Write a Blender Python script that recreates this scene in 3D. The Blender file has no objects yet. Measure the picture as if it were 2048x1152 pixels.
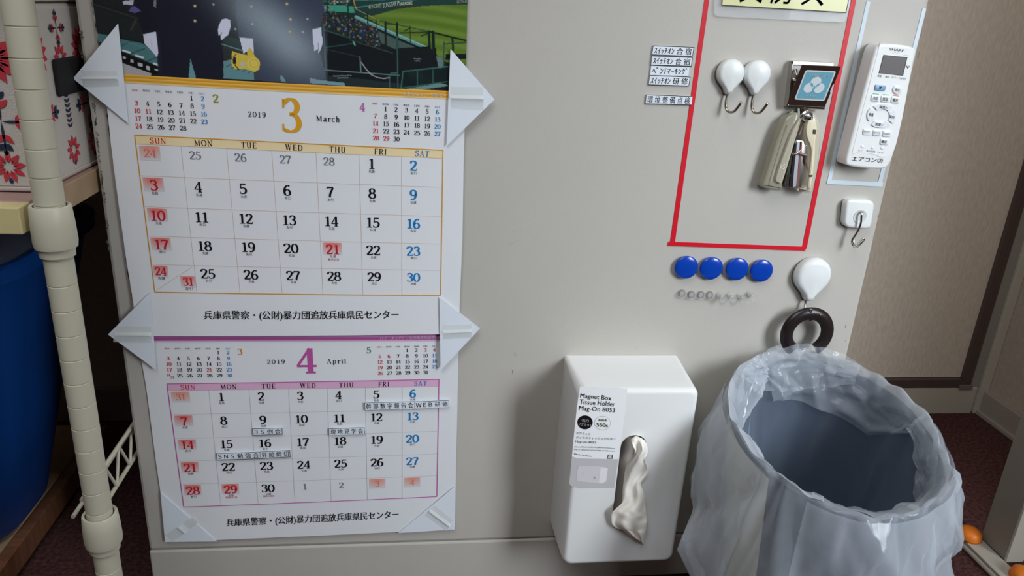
import bpy, math, random
import numpy as np
from mathutils import Vector, Matrix, noise
random.seed(7)
C = bpy.context.scene.collection
scene = bpy.context.scene
PI = math.pi
FLOOR = -0.375

# ------------------------------------------------------------------ camera, world, lights, exposure
F = 1514.6
CAM = Vector((-0.19, -0.8587, 0.4129)); EUL = (1.2148, -0.0554, -0.1153)
cd = bpy.data.cameras.new('camera'); cam = bpy.data.objects.new('camera', cd); C.objects.link(cam)
cam.location = CAM; cam.rotation_euler = EUL
cd.sensor_width = 36; cd.lens = F*36/2048; cd.clip_start = 0.01
scene.camera = cam
w = bpy.data.worlds.new('world'); scene.world = w; w.use_nodes = True
w.node_tree.nodes['Background'].inputs[0].default_value = (0.80, 0.88, 1.0, 1)
w.node_tree.nodes['Background'].inputs[1].default_value = 0.3
def area(name, loc, target, sx, sy, power, col):
    l = bpy.data.lights.new(name, 'AREA'); l.shape = 'RECTANGLE'; l.size = sx; l.size_y = sy; l.energy = power; l.color = col
    o = bpy.data.objects.new(name, l); C.objects.link(o); o.location = loc
    o.rotation_euler = (Vector(target)-Vector(loc)).to_track_quat('-Z', 'Y').to_euler(); return o
key = area('window_light', (1.30, -1.60, .85), (0.32, 0.0, 0.02), 0.6, 1.0, 5.2, (0.84, 0.92, 1.0)); key.data.spread = math.radians(52)
area('window_light', (-0.60, -1.10, 1.45), (-0.2, 0.0, 0.45), 0.7, 0.7, 9.8, (0.86, 0.93, 1.0))
area('ceiling_or_fill_light', (-0.35, -0.9, 1.98), (-0.25, -0.3, 0.4), 1.0, 0.5, 9.5, (1.0, 0.98, 0.95))
area('ceiling_or_fill_light', (1.15, -0.75, 1.9), (0.8, 0.3, -0.2), 0.8, 0.5, 5.5, (1.0, 0.96, 0.92))  # added fill lamp, brightens the door and carpet on the right
scene.view_settings.view_transform = 'Standard'; scene.view_settings.look = 'None'
scene.view_settings.exposure = -0.17; scene.view_settings.gamma = 1.0
scene.view_settings.use_curve_mapping = False
try:
    scene.cycles.transparent_max_bounces = 16; scene.cycles.max_bounces = 8
except Exception: pass

# ------------------------------------------------------------------ helpers
M3 = Matrix.Rotation(EUL[2], 3, 'Z') @ Matrix.Rotation(EUL[1], 3, 'Y') @ Matrix.Rotation(EUL[0], 3, 'X')
def ray(px, py): return M3 @ Vector(((px-1024)/F, -(py-576)/F, -1.0))
def at(px, py, d=0.0):                 # point of the plane y = -d in front of the cabinet that the photograph shows at (px, py)
    r = ray(px, py); t = (-d-CAM.y)/r.y; return CAM + r*t
def atz(px, py, z): r = ray(px, py); return CAM + r*((z-CAM.z)/r.z)
def atx(px, py, x): r = ray(px, py); return CAM + r*((x-CAM.x)/r.x)
def lin(c):
    o = []
    for v in c[:3]:
        v = v/255.0; o.append(v/12.92 if v <= 0.04045 else ((v+0.055)/1.055)**2.4)
    return (o[0], o[1], o[2], 1.0)
MATS = {}
def mat(name, col, rough=0.5, metal=0.0, spec=0.5, alpha=1.0, trans=0.0, ior=1.45, bump=0.0, bscale=200.0, var=0.0, vscale=8.0, stretch=(1,1,1), coat=0.0, subsurf=0.0, col2=None):
    if name in MATS: return MATS[name]
    m = bpy.data.materials.new(name); m.use_nodes = True; nt = m.node_tree; b = nt.nodes['Principled BSDF']
    c = lin(col); b.inputs['Base Color'].default_value = c
    b.inputs['Roughness'].default_value = rough; b.inputs['Metallic'].default_value = metal
    b.inputs['Specular IOR Level'].default_value = spec; b.inputs['Alpha'].default_value = alpha
    b.inputs['Transmission Weight'].default_value = trans; b.inputs['IOR'].default_value = ior
    b.inputs['Coat Weight'].default_value = coat
    if subsurf: b.inputs['Subsurface Weight'].default_value = subsurf; b.inputs['Subsurface Scale'].default_value = 0.01
    if var or bump:
        g = nt.nodes.new('ShaderNodeNewGeometry'); mp = nt.nodes.new('ShaderNodeMapping'); mp.inputs['Scale'].default_value = stretch
        nt.links.new(g.outputs['Position'], mp.inputs['Vector'])
    if var:
        n = nt.nodes.new('ShaderNodeTexNoise'); n.inputs['Scale'].default_value = vscale; n.inputs['Detail'].default_value = 5
        nt.links.new(mp.outputs['Vector'], n.inputs['Vector'])
        r = nt.nodes.new('ShaderNodeValToRGB'); r.color_ramp.elements[0].position = 0.35; r.color_ramp.elements[1].position = 0.65
        c2 = lin(col2) if col2 else tuple(x*(1-var) for x in c[:3])+(1,)
        r.color_ramp.elements[0].color = c2; r.color_ramp.elements[1].color = c
        nt.links.new(n.outputs['Fac'], r.inputs['Fac']); nt.links.new(r.outputs['Color'], b.inputs['Base Color'])
    if bump:
        n2 = nt.nodes.new('ShaderNodeTexNoise'); n2.inputs['Scale'].default_value = bscale; n2.inputs['Detail'].default_value = 3
        nt.links.new(mp.outputs['Vector'], n2.inputs['Vector'])
        bp = nt.nodes.new('ShaderNodeBump'); bp.inputs['Strength'].default_value = bump; bp.inputs['Distance'].default_value = 0.002
        nt.links.new(n2.outputs['Fac'], bp.inputs['Height']); nt.links.new(bp.outputs['Normal'], b.inputs['Normal'])
    MATS[name] = m; return m
def printmat(name='print_ink', rough=0.45):
    if name in MATS: return MATS[name]
    m = bpy.data.materials.new(name); m.use_nodes = True; nt = m.node_tree; b = nt.nodes['Principled BSDF']
    a = nt.nodes.new('ShaderNodeAttribute'); a.attribute_name = 'ink'; nt.links.new(a.outputs['Color'], b.inputs['Base Color'])
    b.inputs['Roughness'].default_value = rough; b.inputs['Specular IOR Level'].default_value = 0.35
    MATS[name] = m; return m
WL = {}                                  # world location of every object made here
def _tag(o, label=None, cat=None, group=None, kind=None):
    if label: o['label'] = label
    if cat: o['category'] = cat
    if group: o['group'] = group
    if kind: o['kind'] = kind
    return o
def thing(name, label, cat, loc, group=None, kind=None):
    o = bpy.data.objects.new(name, None); C.objects.link(o); o.location = Vector(loc); o.empty_display_size = 0.01
    WL[o.name] = Vector(loc); return _tag(o, label, cat, group, kind)
def copy_tree(o, parent=None, delta=None):
    c = o.copy(); C.objects.link(c)
    if parent is not None: c.parent = parent
    if delta is not None: c.location = o.location + delta
    WL[c.name] = WL[o.name] + (delta or Vector((0,0,0)))
    for ch in list(o.children): copy_tree(ch, c)
    return c
class MB:
    def __init__(s): s.v = []; s.f = []; s.c = []
    def V(s, p): s.v.append(tuple(p)); return len(s.v)-1
    def face(s, idx, col=None): s.f.append(tuple(idx)); s.c.append(col)
    def poly(s, pts, col=None): s.face([s.V(p) for p in pts], col)
    def box(s, a, b, mtx=None):
        x0,y0,z0 = a; x1,y1,z1 = b
        P = [Vector(q) for q in ((x0,y0,z0),(x1,y0,z0),(x1,y1,z0),(x0,y1,z0),(x0,y0,z1),(x1,y0,z1),(x1,y1,z1),(x0,y1,z1))]
        if mtx: P = [mtx @ q for q in P]
        i = [s.V(q) for q in P]
        for f in ((0,3,2,1),(4,5,6,7),(0,1,5,4),(1,2,6,5),(2,3,7,6),(3,0,4,7)): s.face([i[k] for k in f])
    def loft(s, loops, cap0=False, cap1=False, closed=True):
        ids = [[s.V(p) for p in L] for L in loops]; n = len(ids[0])
        for a, b in zip(ids, ids[1:]):
            for k in range(n if closed else n-1):
                s.face((a[k], a[(k+1) % n], b[(k+1) % n], b[k]))
        if cap0: s.face(ids[0][::-1])
        if cap1: s.face(ids[-1])
    def tube(s, pts, r, n=10, caps=True, closed=False):
        pts = [Vector(p) for p in pts]; L = []; m = len(pts)
        rr = r if isinstance(r, (list, tuple)) else [r]*m
        u = None
        for i, p in enumerate(pts):
            if closed: t = pts[(i+1) % m]-pts[i-1]
            else: t = (pts[min(i+1, m-1)]-pts[max(i-1, 0)])
            t.normalize()
            if u is None: u = t.orthogonal().normalized()
            u = (u - t*u.dot(t)).normalized(); v = t.cross(u)
            L.append([p+(u*math.cos(2*PI*k/n)+v*math.sin(2*PI*k/n))*rr[i] for k in range(n)])
        if closed: L.append(L[0])
        s.loft(L, caps and not closed, caps and not closed)
    def cyl(s, a, b, r, n=24, r2=None): s.tube([a, b], [r, r if r2 is None else r2], n)
    def lathe(s, o, prof, ax=(0,-1,0), n=32, cap=True):     # prof: list of (radius, height along ax)
        ax = Vector(ax).normalized(); u = ax.orthogonal().normalized(); v = ax.cross(u); o = Vector(o)
        s.loft([[o+ax*h+(u*math.cos(2*PI*k/n)+v*math.sin(2*PI*k/n))*r for k in range(n)] for r, h in prof], cap, cap)
    def build(s, name, m, parent=None, smooth=False, bevel=0.0, bseg=2, subsurf=0, label=None, solid=0.0, origin=None):
        cen = Vector(origin) if origin is not None else sum((Vector(p) for p in s.v), Vector())/max(1, len(s.v))
        me = bpy.data.meshes.new(name); me.from_pydata([tuple(Vector(p)-cen) for p in s.v], [], s.f); me.materials.append(m)
        if any(c is not None for c in s.c):
            at_ = me.color_attributes.new('ink', 'FLOAT_COLOR', 'CORNER'); buf = []
            for f, c in zip(s.f, s.c):
                if c is None: c = (1, 1, 1, 1)
                if isinstance(c[0], (tuple, list)):
                    for q in c: buf.extend(q)
                else: buf.extend(list(c)*len(f))
            at_.data.foreach_set('color', buf)
        me.validate(); me.update()
        if smooth: me.shade_smooth()
        if smooth and not subsurf and smooth != 'all':
            try: me.set_sharp_from_angle(angle=math.radians(42))
            except Exception: pass
        o = bpy.data.objects.new(name, me); C.objects.link(o)
        pw = WL[parent.name] if parent else Vector((0,0,0))
        o.location = cen - pw
        if parent: o.parent = parent
        WL[o.name] = cen.copy()
        if bevel:
            b = o.modifiers.new('bevel', 'BEVEL'); b.width = bevel; b.segments = bseg; b.limit_method = 'ANGLE'; b.angle_limit = math.radians(35)
        if solid:
            b = o.modifiers.new('solid', 'SOLIDIFY'); b.thickness = solid; b.offset = 0
        if subsurf:
            b = o.modifiers.new('sub', 'SUBSURF'); b.levels = subsurf; b.render_levels = subsurf
        if label: o['label'] = label
        return o
def boxo(name, a, b, m, parent=None, bevel=0.0, label=None):
    mb = MB(); mb.box(a, b); return mb.build(name, m, parent, bevel=bevel, label=label)
def struct(o): o['kind'] = 'structure'; return o
def lerp(a, b, t): return a+(b-a)*t
def inset(L, d):                          # inset a loop lying in x,z
    n = len(L); cx = sum(p.x for p in L)/n; cz = sum(p.z for p in L)/n; out = []
    area2 = sum(L[i].x*L[(i+1) % n].z-L[(i+1) % n].x*L[i].z for i in range(n)); sg = 1 if area2 > 0 else -1
    for i in range(n):
        t = L[(i+1) % n]-L[i-1]; nn = Vector((-t.z, 0, t.x))*sg; nn.normalize(); out.append(L[i]+nn*d)
    return out
def setd(L, d): return [Vector((p.x, -d, p.z)) for p in L]
def resample(L, n, closed=True):
    P = L+[L[0]] if closed else L; seg = [0]
    for a, b in zip(P, P[1:]): seg.append(seg[-1]+(b-a).length)
    out = []; T = seg[-1]
    for k in range(n):
        d = T*k/(n if closed else n-1)
        for i in range(len(seg)-1):
            if d <= seg[i+1]+1e-12:
                out.append(P[i].lerp(P[i+1], (d-seg[i])/max(1e-12, seg[i+1]-seg[i]))); break
    return out
def rrect(p, r, n=6):                      # rounded quad from 4 corner vectors
    out = []
    for i in range(4):
        a, b, c = p[i-1], p[i], p[(i+1) % 4]; e1 = (a-b).normalized(); e2 = (c-b).normalized()
        A = b+e1*r; B = b+e2*r
        for k in range(n+1):
            t = k/n; out.append(A*(1-t)**2+b*2*t*(1-t)+B*t*t)
    return out
def slab(mb, L, d0, d1, bev=0.0, nb=3, fan=False):      # an outline in x,z raised from depth d0 to d1 with a rounded front edge
    loops = [setd(L, d0)]
    if bev:
        loops.append(setd(L, d1-bev))
        for k in range(1, nb+1):
            a = PI/2*k/nb; loops.append(setd(inset(L, bev*(1-math.cos(a))), d1-bev+bev*math.sin(a)))
    else: loops.append(setd(L, d1))
    if fan:
        mb.loft(loops, True, False); L_ = loops[-1]; c = sum(L_, Vector())/len(L_)
        ci = mb.V(c); ids = [mb.V(p) for p in L_]
        for k in range(len(ids)): mb.face((ids[k], ids[(k+1) % len(ids)], ci))
    else: mb.loft(loops, True, True)
def catmull(P, seg=6, closed=False):
    P = [Vector(p) for p in P]; n = len(P); out = []
    for i in range(n if closed else n-1):
        p0 = P[i-1] if (closed or i > 0) else P[0]; p1 = P[i]; p2 = P[(i+1) % n]; p3 = P[(i+2) % n] if (closed or i+2 < n) else P[-1]
        for k in range(seg):
            t = k/seg
            out.append(0.5*((2*p1)+(p2-p0)*t+(2*p0-5*p1+4*p2-p3)*t*t+(3*p1-p0-3*p2+p3)*t**3))
    if not closed: out.append(P[-1])
    return out

# ------------------------------------------------------------------ lettering
def el(cx, cy, rx, ry): return [(cx+rx*math.sin(2*PI*k/20), cy+ry*math.cos(2*PI*k/20)) for k in range(21)]
def cr(*p): return [(v.x, v.y) for v in catmull([(a, b, 0) for a, b in p], 5)]
_6 = cr((.5,.88),(.4,.96),(.26,.9),(.13,.68),(.09,.38),(.15,.12),(.32,.03),(.48,.12),(.53,.31),(.46,.51),(.32,.57),(.17,.5),(.1,.37))
G = {
 '0': (.64, [('c', el(.32,.5,.245,.46))]),
 '1': (.56, [('c', [(.3,.03),(.3,.97)]), ('w', [(.31,.93),(.1,.86)], .075), ('w', [(.08,.035),(.5,.035)], .07)]),
 '2': (.62, [('c', cr((.1,.72),(.12,.88),(.3,.96),(.48,.87),(.5,.68),(.36,.42),(.09,.08))), ('w', [(.06,.06),(.56,.06)], .12), ('w', [(.54,.05),(.56,.22)], .05)]),
 '3': (.6, [('c', cr((.1,.84),(.24,.955),(.4,.93),(.48,.76),(.42,.6),(.26,.535))), ('c', cr((.26,.535),(.43,.49),(.52,.3),(.45,.11),(.27,.04),(.08,.1))), ('w', [(.09,.7),(.09,.96)], .06), ('w', [(.07,.05),(.07,.25)], .06)]),
 '4': (.64, [('c', [(.42,.03),(.42,.98)]), ('w', [(.42,.98),(.04,.3)], .08), ('w', [(.02,.29),(.6,.29)], .085), ('w', [(.27,.035),(.57,.035)], .07)]),
 '5': (.6, [('w', [(.13,.93),(.52,.93)], .13), ('w', [(.15,.95),(.13,.52)], .085), ('c', cr((.13,.54),(.32,.59),(.48,.49),(.52,.3),(.43,.11),(.25,.04),(.07,.1))), ('w', [(.07,.05),(.07,.24)], .06)]),
 '6': (.62, [('c', _6)]),
 '7': (.6, [('w', [(.04,.93),(.56,.93)], .13), ('c', cr((.54,.9),(.42,.62),(.3,.3),(.26,.0))), ('w', [(.06,.95),(.05,.74)], .06)]),
 '8': (.62, [('c', el(.31,.75,.185,.21)), ('c', el(.31,.275,.235,.24))]),
 '9': (.62, [('c', [(.62-x, 1-y) for x, y in _6])]),
 'S': (.6, [('c', cr((.5,.76),(.46,.92),(.3,.96),(.12,.87),(.12,.68),(.3,.53),(.48,.4),(.5,.18),(.32,.04),(.12,.08),(.07,.26))), ('w', [(.51,.72),(.51,.97)], .05), ('w', [(.06,.03),(.06,.3)], .05)]),
 'U': (.78, [('c', cr((.18,.97),(.18,.3),(.26,.08),(.4,.03),(.55,.1),(.61,.3),(.61,.97))), ('w', [(.05,.965),(.32,.965)], .06), ('w', [(.5,.965),(.73,.965)], .06)]),
 'N': (.82, [('w', [(.16,.02),(.16,.97)], .07), ('c', [(.14,.97),(.64,.03)]), ('w', [(.65,.03),(.65,.98)], .07), ('w', [(.04,.965),(.2,.965)], .06), ('w', [(.04,.03),(.3,.03)], .06), ('w', [(.52,.965),(.78,.965)], .06)]),
 'M': (.96, [('w', [(.16,.02),(.18,.97)], .07), ('c', [(.18,.97),(.46,.06)]), ('w', [(.46,.06),(.76,.97)], .07), ('c', [(.77,.97),(.79,.02)]), ('w', [(.04,.03),(.3,.03)], .06), ('w', [(.66,.03),(.92,.03)], .06), ('w', [(.05,.965),(.2,.965)], .06), ('w', [(.76,.965),(.91,.965)], .06)]),
 'O': (.8, [('c', el(.4,.5,.32,.46))]),
 'T': (.7, [('c', [(.35,.02),(.35,.97)]), ('w', [(.04,.955),(.66,.955)], .07), ('w', [(.2,.03),(.5,.03)], .06), ('w', [(.05,.97),(.04,.76)], .045), ('w', [(.65,.97),(.66,.76)], .045)]),
 'E': (.66, [('c', [(.18,.02),(.18,.97)]), ('w', [(.05,.96),(.58,.96)], .07), ('w', [(.05,.035),(.6,.035)], .07), ('w', [(.18,.5),(.46,.5)], .06), ('w', [(.59,.97),(.59,.78)], .045), ('w', [(.61,.02),(.61,.24)], .045), ('w', [(.46,.38),(.46,.62)], .04)]),
 'W': (1.06, [('c', [(.16,.97),(.34,.03)]), ('w', [(.34,.03),(.54,.95)], .065), ('c', [(.54,.95),(.72,.03)]), ('w', [(.72,.03),(.92,.97)], .065), ('w', [(.03,.965),(.3,.965)], .06), ('w', [(.8,.965),(1.02,.965)], .06), ('w', [(.42,.965),(.62,.965)], .06)]),
 'D': (.78, [('c', [(.18,.02),(.18,.97)]), ('c', cr((.06,.955),(.36,.955),(.6,.82),(.68,.5),(.6,.18),(.36,.04),(.06,.04)))]),
 'H': (.84, [('c', [(.18,.02),(.18,.97)]), ('c', [(.66,.02),(.66,.97)]), ('w', [(.18,.5),(.66,.5)], .06), ('w', [(.05,.965),(.31,.965)], .06), ('w', [(.05,.03),(.31,.03)], .06), ('w', [(.53,.965),(.79,.965)], .06), ('w', [(.53,.03),(.79,.03)], .06)]),
 'F': (.62, [('c', [(.18,.02),(.18,.97)]), ('w', [(.05,.96),(.57,.96)], .07), ('w', [(.05,.03),(.32,.03)], .06), ('w', [(.18,.5),(.44,.5)], .06), ('w', [(.58,.97),(.58,.76)], .045), ('w', [(.44,.38),(.44,.62)], .04)]),
 'R': (.76, [('c', [(.18,.02),(.18,.97)]), ('c', cr((.06,.955),(.36,.955),(.54,.87),(.56,.7),(.46,.55),(.18,.5))), ('c', [(.34,.5),(.62,.04)]), ('w', [(.05,.03),(.31,.03)], .06), ('w', [(.56,.03),(.74,.03)], .06)]),
 'I': (.38, [('c', [(.19,.02),(.19,.97)]), ('w', [(.05,.965),(.33,.965)], .06), ('w', [(.05,.03),(.33,.03)], .06)]),
 'A': (.78, [('w', [(.4,.98),(.14,.03)], .065), ('c', [(.38,.98),(.64,.03)]), ('w', [(.22,.34),(.56,.34)], .06), ('w', [(.03,.03),(.26,.03)], .06), ('w', [(.5,.03),(.77,.03)], .06)]),
 'a': (.56, [('c', cr((.12,.56),(.28,.68),(.4,.58),(.41,.2),(.46,.04),(.53,.05))), ('c', cr((.41,.4),(.2,.36),(.1,.2),(.18,.04),(.3,.05),(.41,.2)))]),
 'r': (.46, [('c', [(.16,.03),(.16,.66)]), ('c', cr((.16,.45),(.26,.62),(.4,.64),(.43,.54))), ('w', [(.04,.03),(.32,.03)], .06), ('w', [(.04,.64),(.16,.64)], .06)]),
 'c': (.52, [('c', cr((.46,.54),(.34,.67),(.18,.6),(.1,.36),(.16,.12),(.3,.03),(.47,.12)))]),
 'h': (.62, [('c', [(.16,.03),(.16,.98)]), ('c', cr((.16,.5),(.28,.66),(.42,.62),(.46,.45),(.46,.03))), ('w', [(.04,.03),(.28,.03)], .06), ('w', [(.35,.03),(.58,.03)], .06), ('w', [(.04,.97),(.16,.97)], .06)]),
 'p': (.6, [('c', [(.15,-.28),(.15,.64)]), ('c', cr((.15,.5),(.3,.67),(.46,.56),(.5,.34),(.42,.1),(.28,.03),(.15,.14))), ('w', [(.03,-.28),(.28,-.28)], .06), ('w', [(.03,.64),(.15,.64)], .06)]),
 'i': (.32, [('c', [(.16,.03),(.16,.64)]), ('w', [(.04,.03),(.28,.03)], .06), ('w', [(.04,.64),(.16,.64)], .06), ('c', [(.16,.8),(.16,.94)])]),
 'l': (.32, [('c', [(.16,.03),(.16,.98)]), ('w', [(.04,.03),(.28,.03)], .06), ('w', [(.04,.97),(.16,.97)], .06)]),
}
def ribbons(s, track=0.0, bold=1.0):
    X = 0; out = []
    for ch in s:
        if ch == ' ': X += .4; continue
        wd, st = G[ch]
        for q in st:
            P = [Vector((a+X, b)) for a, b in q[1]]; n = len(P); L = []; R_ = []
            for i in range(n):
                t = P[min(i+1, n-1)]-P[max(i-1, 0)]
                if (P[0]-P[-1]).length < 1e-6 and (i == 0 or i == n-1): t = P[1]-P[-2]
                if t.length < 1e-9: t = Vector((1, 0))
                t.normalize(); hw = (q[2] if q[0] == 'w' else .075+.095*abs(t.y)**1.3)*bold/2
                nn = Vector((-t.y, t.x)); L.append(P[i]+nn*hw); R_.append(P[i]-nn*hw)
            for i in range(n-1): out.append([L[i], L[i+1], R_[i+1], R_[i]])
        X += wd+track
    return out, X-track
_jc = {}
def glyphs(s, bold=0.0):
    k = (s, bold)
    if k in _jc: return _jc[k]
    c = bpy.data.curves.new('tmp', 'FONT'); c.body = s; c.size = 1; c.resolution_u = 2; c.offset = bold
    o = bpy.data.objects.new('tmp', c); C.objects.link(o); bpy.context.view_layer.update()
    dg = bpy.context.evaluated_depsgraph_get(); me = bpy.data.meshes.new_from_object(o.evaluated_get(dg))
    v = [(q.co.x, q.co.y) for q in me.vertices]; f = [tuple(p.vertices) for p in me.polygons]
    bpy.data.objects.remove(o); bpy.data.curves.remove(c); bpy.data.meshes.remove(me)
    _jc[k] = (v, f); return v, f
def jtext(mb, s, quad, col, bold=0.0, lift=0.0002, surf=None, full=False):
    """flat lettering whose outline box fills the four points TL, TR, BR, BL"""
    v, f = glyphs(s, 0.0)
    if not v: return
    x0 = min(a for a, b in v); x1 = max(a for a, b in v); y0 = min(b for a, b in v); y1 = max(b for a, b in v)
    TL, TR, BR, BL = quad; nrm = (TR-TL).cross(BL-TL).normalized()
    if nrm.y > 0: nrm = -nrm
    base = len(mb.v); ks = (0,) if not bold else (-.6, .6); nv = len(v)
    for a, b in [(a+k*bold, b) for k in ks for a, b in v]:
        u = (a-x0)/(x1-x0); t = (b-y0)/(y1-y0)
        p = (BL.lerp(BR, u)).lerp(TL.lerp(TR, u), t)
        if surf: p = Vector((p.x, surf(p.x, p.z)-lift, p.z))
        else: p = p+nrm*lift
        mb.v.append(tuple(p))
    for e in range(len(ks)):
        for q in f: mb.face([base+e*nv+k for k in q], col)
def stext(mb, s, cen, ex, ey, h, col, bold=1.0, track=0.0, aspect=1.0, lift=0.0002, surf=None, align='c'):
    rb, wd = ribbons(s, track, bold)
    for q in rb:
        P = []
        for a in q:
            u = (a.x-(wd/2 if align == 'c' else 0))*h*aspect; t = (a.y-.5)*h
            p = cen+ex*u+ey*t; P.append(Vector((p.x, (surf(p.x, p.z) if surf else cen.y)-lift, p.z)))
        mb.poly(P, col)
def Q(a, b, c, d, dep=0.0): return [at(*a, dep), at(*b, dep), at(*c, dep), at(*d, dep)]

# ------------------------------------------------------------------ materials
PAPER = mat('calendar_paper', (228, 229, 232), 0.42, spec=0.4)
CARD = mat('white_card', (226, 232, 240), 0.5)
STEEL = mat('painted_steel', (188, 183, 174), 0.42, spec=0.45, bump=0.10, bscale=1100, var=0.05, vscale=3)
TAPE = mat('clear_tape', (232, 234, 228), 0.25, alpha=0.42)
WHITEP = mat('white_plastic', (226, 228, 226), 0.28)
WIRE = mat('nickel_wire', (176, 164, 150), 0.25, metal=1.0)
CHROME2 = mat('satin_chrome', (215, 212, 206), 0.34, metal=1.0)
CHROME = mat('chrome', (205, 200, 192), 0.18, metal=1.0)
INK = printmat()

# ------------------------------------------------------------------ setting
carpet = mat('burgundy_carpet', (92, 60, 57), 0.95, spec=0.1, bump=0.9, bscale=420, var=0.4, vscale=160, col2=(60, 38, 38))
wallm = mat('beige_wallpaper', (186, 172, 156), 0.85, bump=0.5, bscale=260, var=0.10, vscale=120)
struct(boxo('floor', (-1.75, -2.4, FLOOR-.03), (1.9, .53, FLOOR), carpet))
struct(boxo('wall_back', (-1.75, .50, FLOOR), (1.0, .56, 2.05), wallm))
struct(boxo('wall_right', (1.062, -0.45, FLOOR), (1.12, .56, 2.05), wallm))
struct(boxo('wall_left', (-1.75, -2.4, FLOOR), (-1.70, .56, 2.10), wallm))
roomw = mat('pale_wallpaper', (150, 150, 148), .9)
struct(boxo('wall_front', (-1.75, -2.45, FLOOR), (1.95, -2.40, 2.10), roomw))
struct(boxo('ceiling', (-1.75, -2.45, 2.05), (1.95, .56, 2.10), roomw))
struct(boxo('wall_return', (1.12, -.45, FLOOR), (1.95, -.40, 2.05), roomw))
struct(boxo('wall_side', (1.90, -2.4, FLOOR), (1.95, -.45, 2.05), roomw))
bbm = mat('baseboard_vinyl', (150, 136, 126), 0.5)
struct(boxo('baseboard_back', (-1.70, .490, FLOOR), (-.2, .50, FLOOR+.07), bbm, bevel=.002))
bb = MB(); bb.box((1.050, -0.45, FLOOR), (1.062, .485, FLOOR+.055)); bb.box((1.044, -0.45, FLOOR), (1.052, .485, FLOOR+.010))
struct(bb.build('baseboard_right', mat('baseboard_vinyl_light', (160, 148, 139), 0.5), bevel=.0015))
# sliding door of wood-grain board in a brown frame
dgrain = mat('pale_wood_grain', (222, 206, 188), 0.5, var=0.25, vscale=75, stretch=(2.6, 1, .8), col2=(208, 192, 174), bump=0.12, bscale=90)
brown = mat('brown_aluminium', (84, 68, 63), 0.4)
beigep = mat('beige_paint', (190, 181, 166), 0.5)
door = boxo('door_1', (.02, .493, -.289), (.990, .499, 1.9), dgrain); struct(door)
f_ = MB(); f_.box((.990, .484, -.309), (1.003, .4995, 1.9)); f_.box((1.0045, .487, -.309), (1.016, .4995, 1.9)); f_.build('door_stile', brown, door, bevel=.0008)
boxo('door_rail', (.02, .484, -.309), (.989, .4995, -.290), brown, door, bevel=.001)
boxo('door_runner', (.985, .480, -.311), (1.016, .4838, -.302), mat('grey_nylon', (120, 108, 102), 0.5), door, bevel=.001)
struct(boxo('trim_1', (.02, .486, FLOOR), (1.034, .4999, -.3115), beigep, bevel=.001))
struct(boxo('trim_2', (1.017, .490, -.311), (1.040, .52, 2.0), mat('grey_beige_paint', (150, 142, 132), 0.5)))
struct(boxo('trim_3', (1.0405, .484, FLOOR), (1.061, .52, 2.0), beigep, bevel=.001))

# ------------------------------------------------------------------ steel cabinet
XL, XR, ZB, ZT = -.533, .3855, -.355, .72
cab = thing('steel_cabinet', 'large pale grey painted steel cabinet whose flat back carries calendars, magnets and hooks', 'cabinet', (-.07, .2, FLOOR))
boxo('body', (XL, 0, -.2835), (XR, .40, ZT), STEEL, cab, bevel=.004)
boxo('bottom_rail', (XL, -.0012, ZB), (XR, .40, -.2845), STEEL, cab, bevel=.0022)
boxo('plinth', (XL+.01, .012, FLOOR), (XR-.01, .39, ZB+.001), mat('black_plinth', (28, 26, 26), .6), cab)
sm = MB(); r0 = random.Random(3)
def smudge(x, z, dx, dz, wv, d=.0003):
    n = 6; P = [Vector((x+dx*k/n+r0.uniform(-1, 1)*wv*.8, -d, z+dz*k/n)) for k in range(n+1)]
    for a, b in zip(P, P[1:]):
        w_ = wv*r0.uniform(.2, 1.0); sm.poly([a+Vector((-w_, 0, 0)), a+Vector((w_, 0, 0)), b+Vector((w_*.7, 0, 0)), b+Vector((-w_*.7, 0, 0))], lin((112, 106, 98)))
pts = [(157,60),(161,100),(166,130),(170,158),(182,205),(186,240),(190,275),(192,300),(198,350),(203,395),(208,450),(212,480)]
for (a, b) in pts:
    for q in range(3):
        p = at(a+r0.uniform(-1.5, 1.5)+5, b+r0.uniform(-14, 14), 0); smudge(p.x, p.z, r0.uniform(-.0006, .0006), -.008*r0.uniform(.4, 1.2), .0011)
for (a, b, dx, dz, wv) in [(198,218,.003,.002,.0008),(292,1029,.005,0,.0010),(1796,143,.003,.001,.001),(1812,100,.0035,.001,.0007),(1843,60,.0005,-.008,.0006),(1840,95,.0005,-.01,.0005),(1836,112,.0002,-.004,.0008),(1692,650,.0005,-.004,.0007),(1690,680,.0004,-.002,.0006),(1757,430,.0004,-.003,.0006),(1748,470,.0004,-.004,.0005),(1030,705,.0005,-.005,.0004),(1025,740,.0005,-.005,.0004),(1270,692,.001,-.003,.0004),(1055,465,.006,.002,.0003),(1015,490,.012,.006,.0003),(1022,465,.014,.005,.0003),(1245,455,.012,.001,.0003),(915,948,.008,0,.0004),(975,1122,.001,-.003,.0006),(860,1076,.005,.0,.0006),(1362,1117,.001,-.001,.001),(1378,1115,.001,0,.0008)]:
    p = at(a, b, 0); smudge(p.x, p.z, dx, dz, wv)
sm.build('scuff_mark', INK, cab, label='dark scuffs and scratches in the paint')['kind'] = 'stuff'

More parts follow.
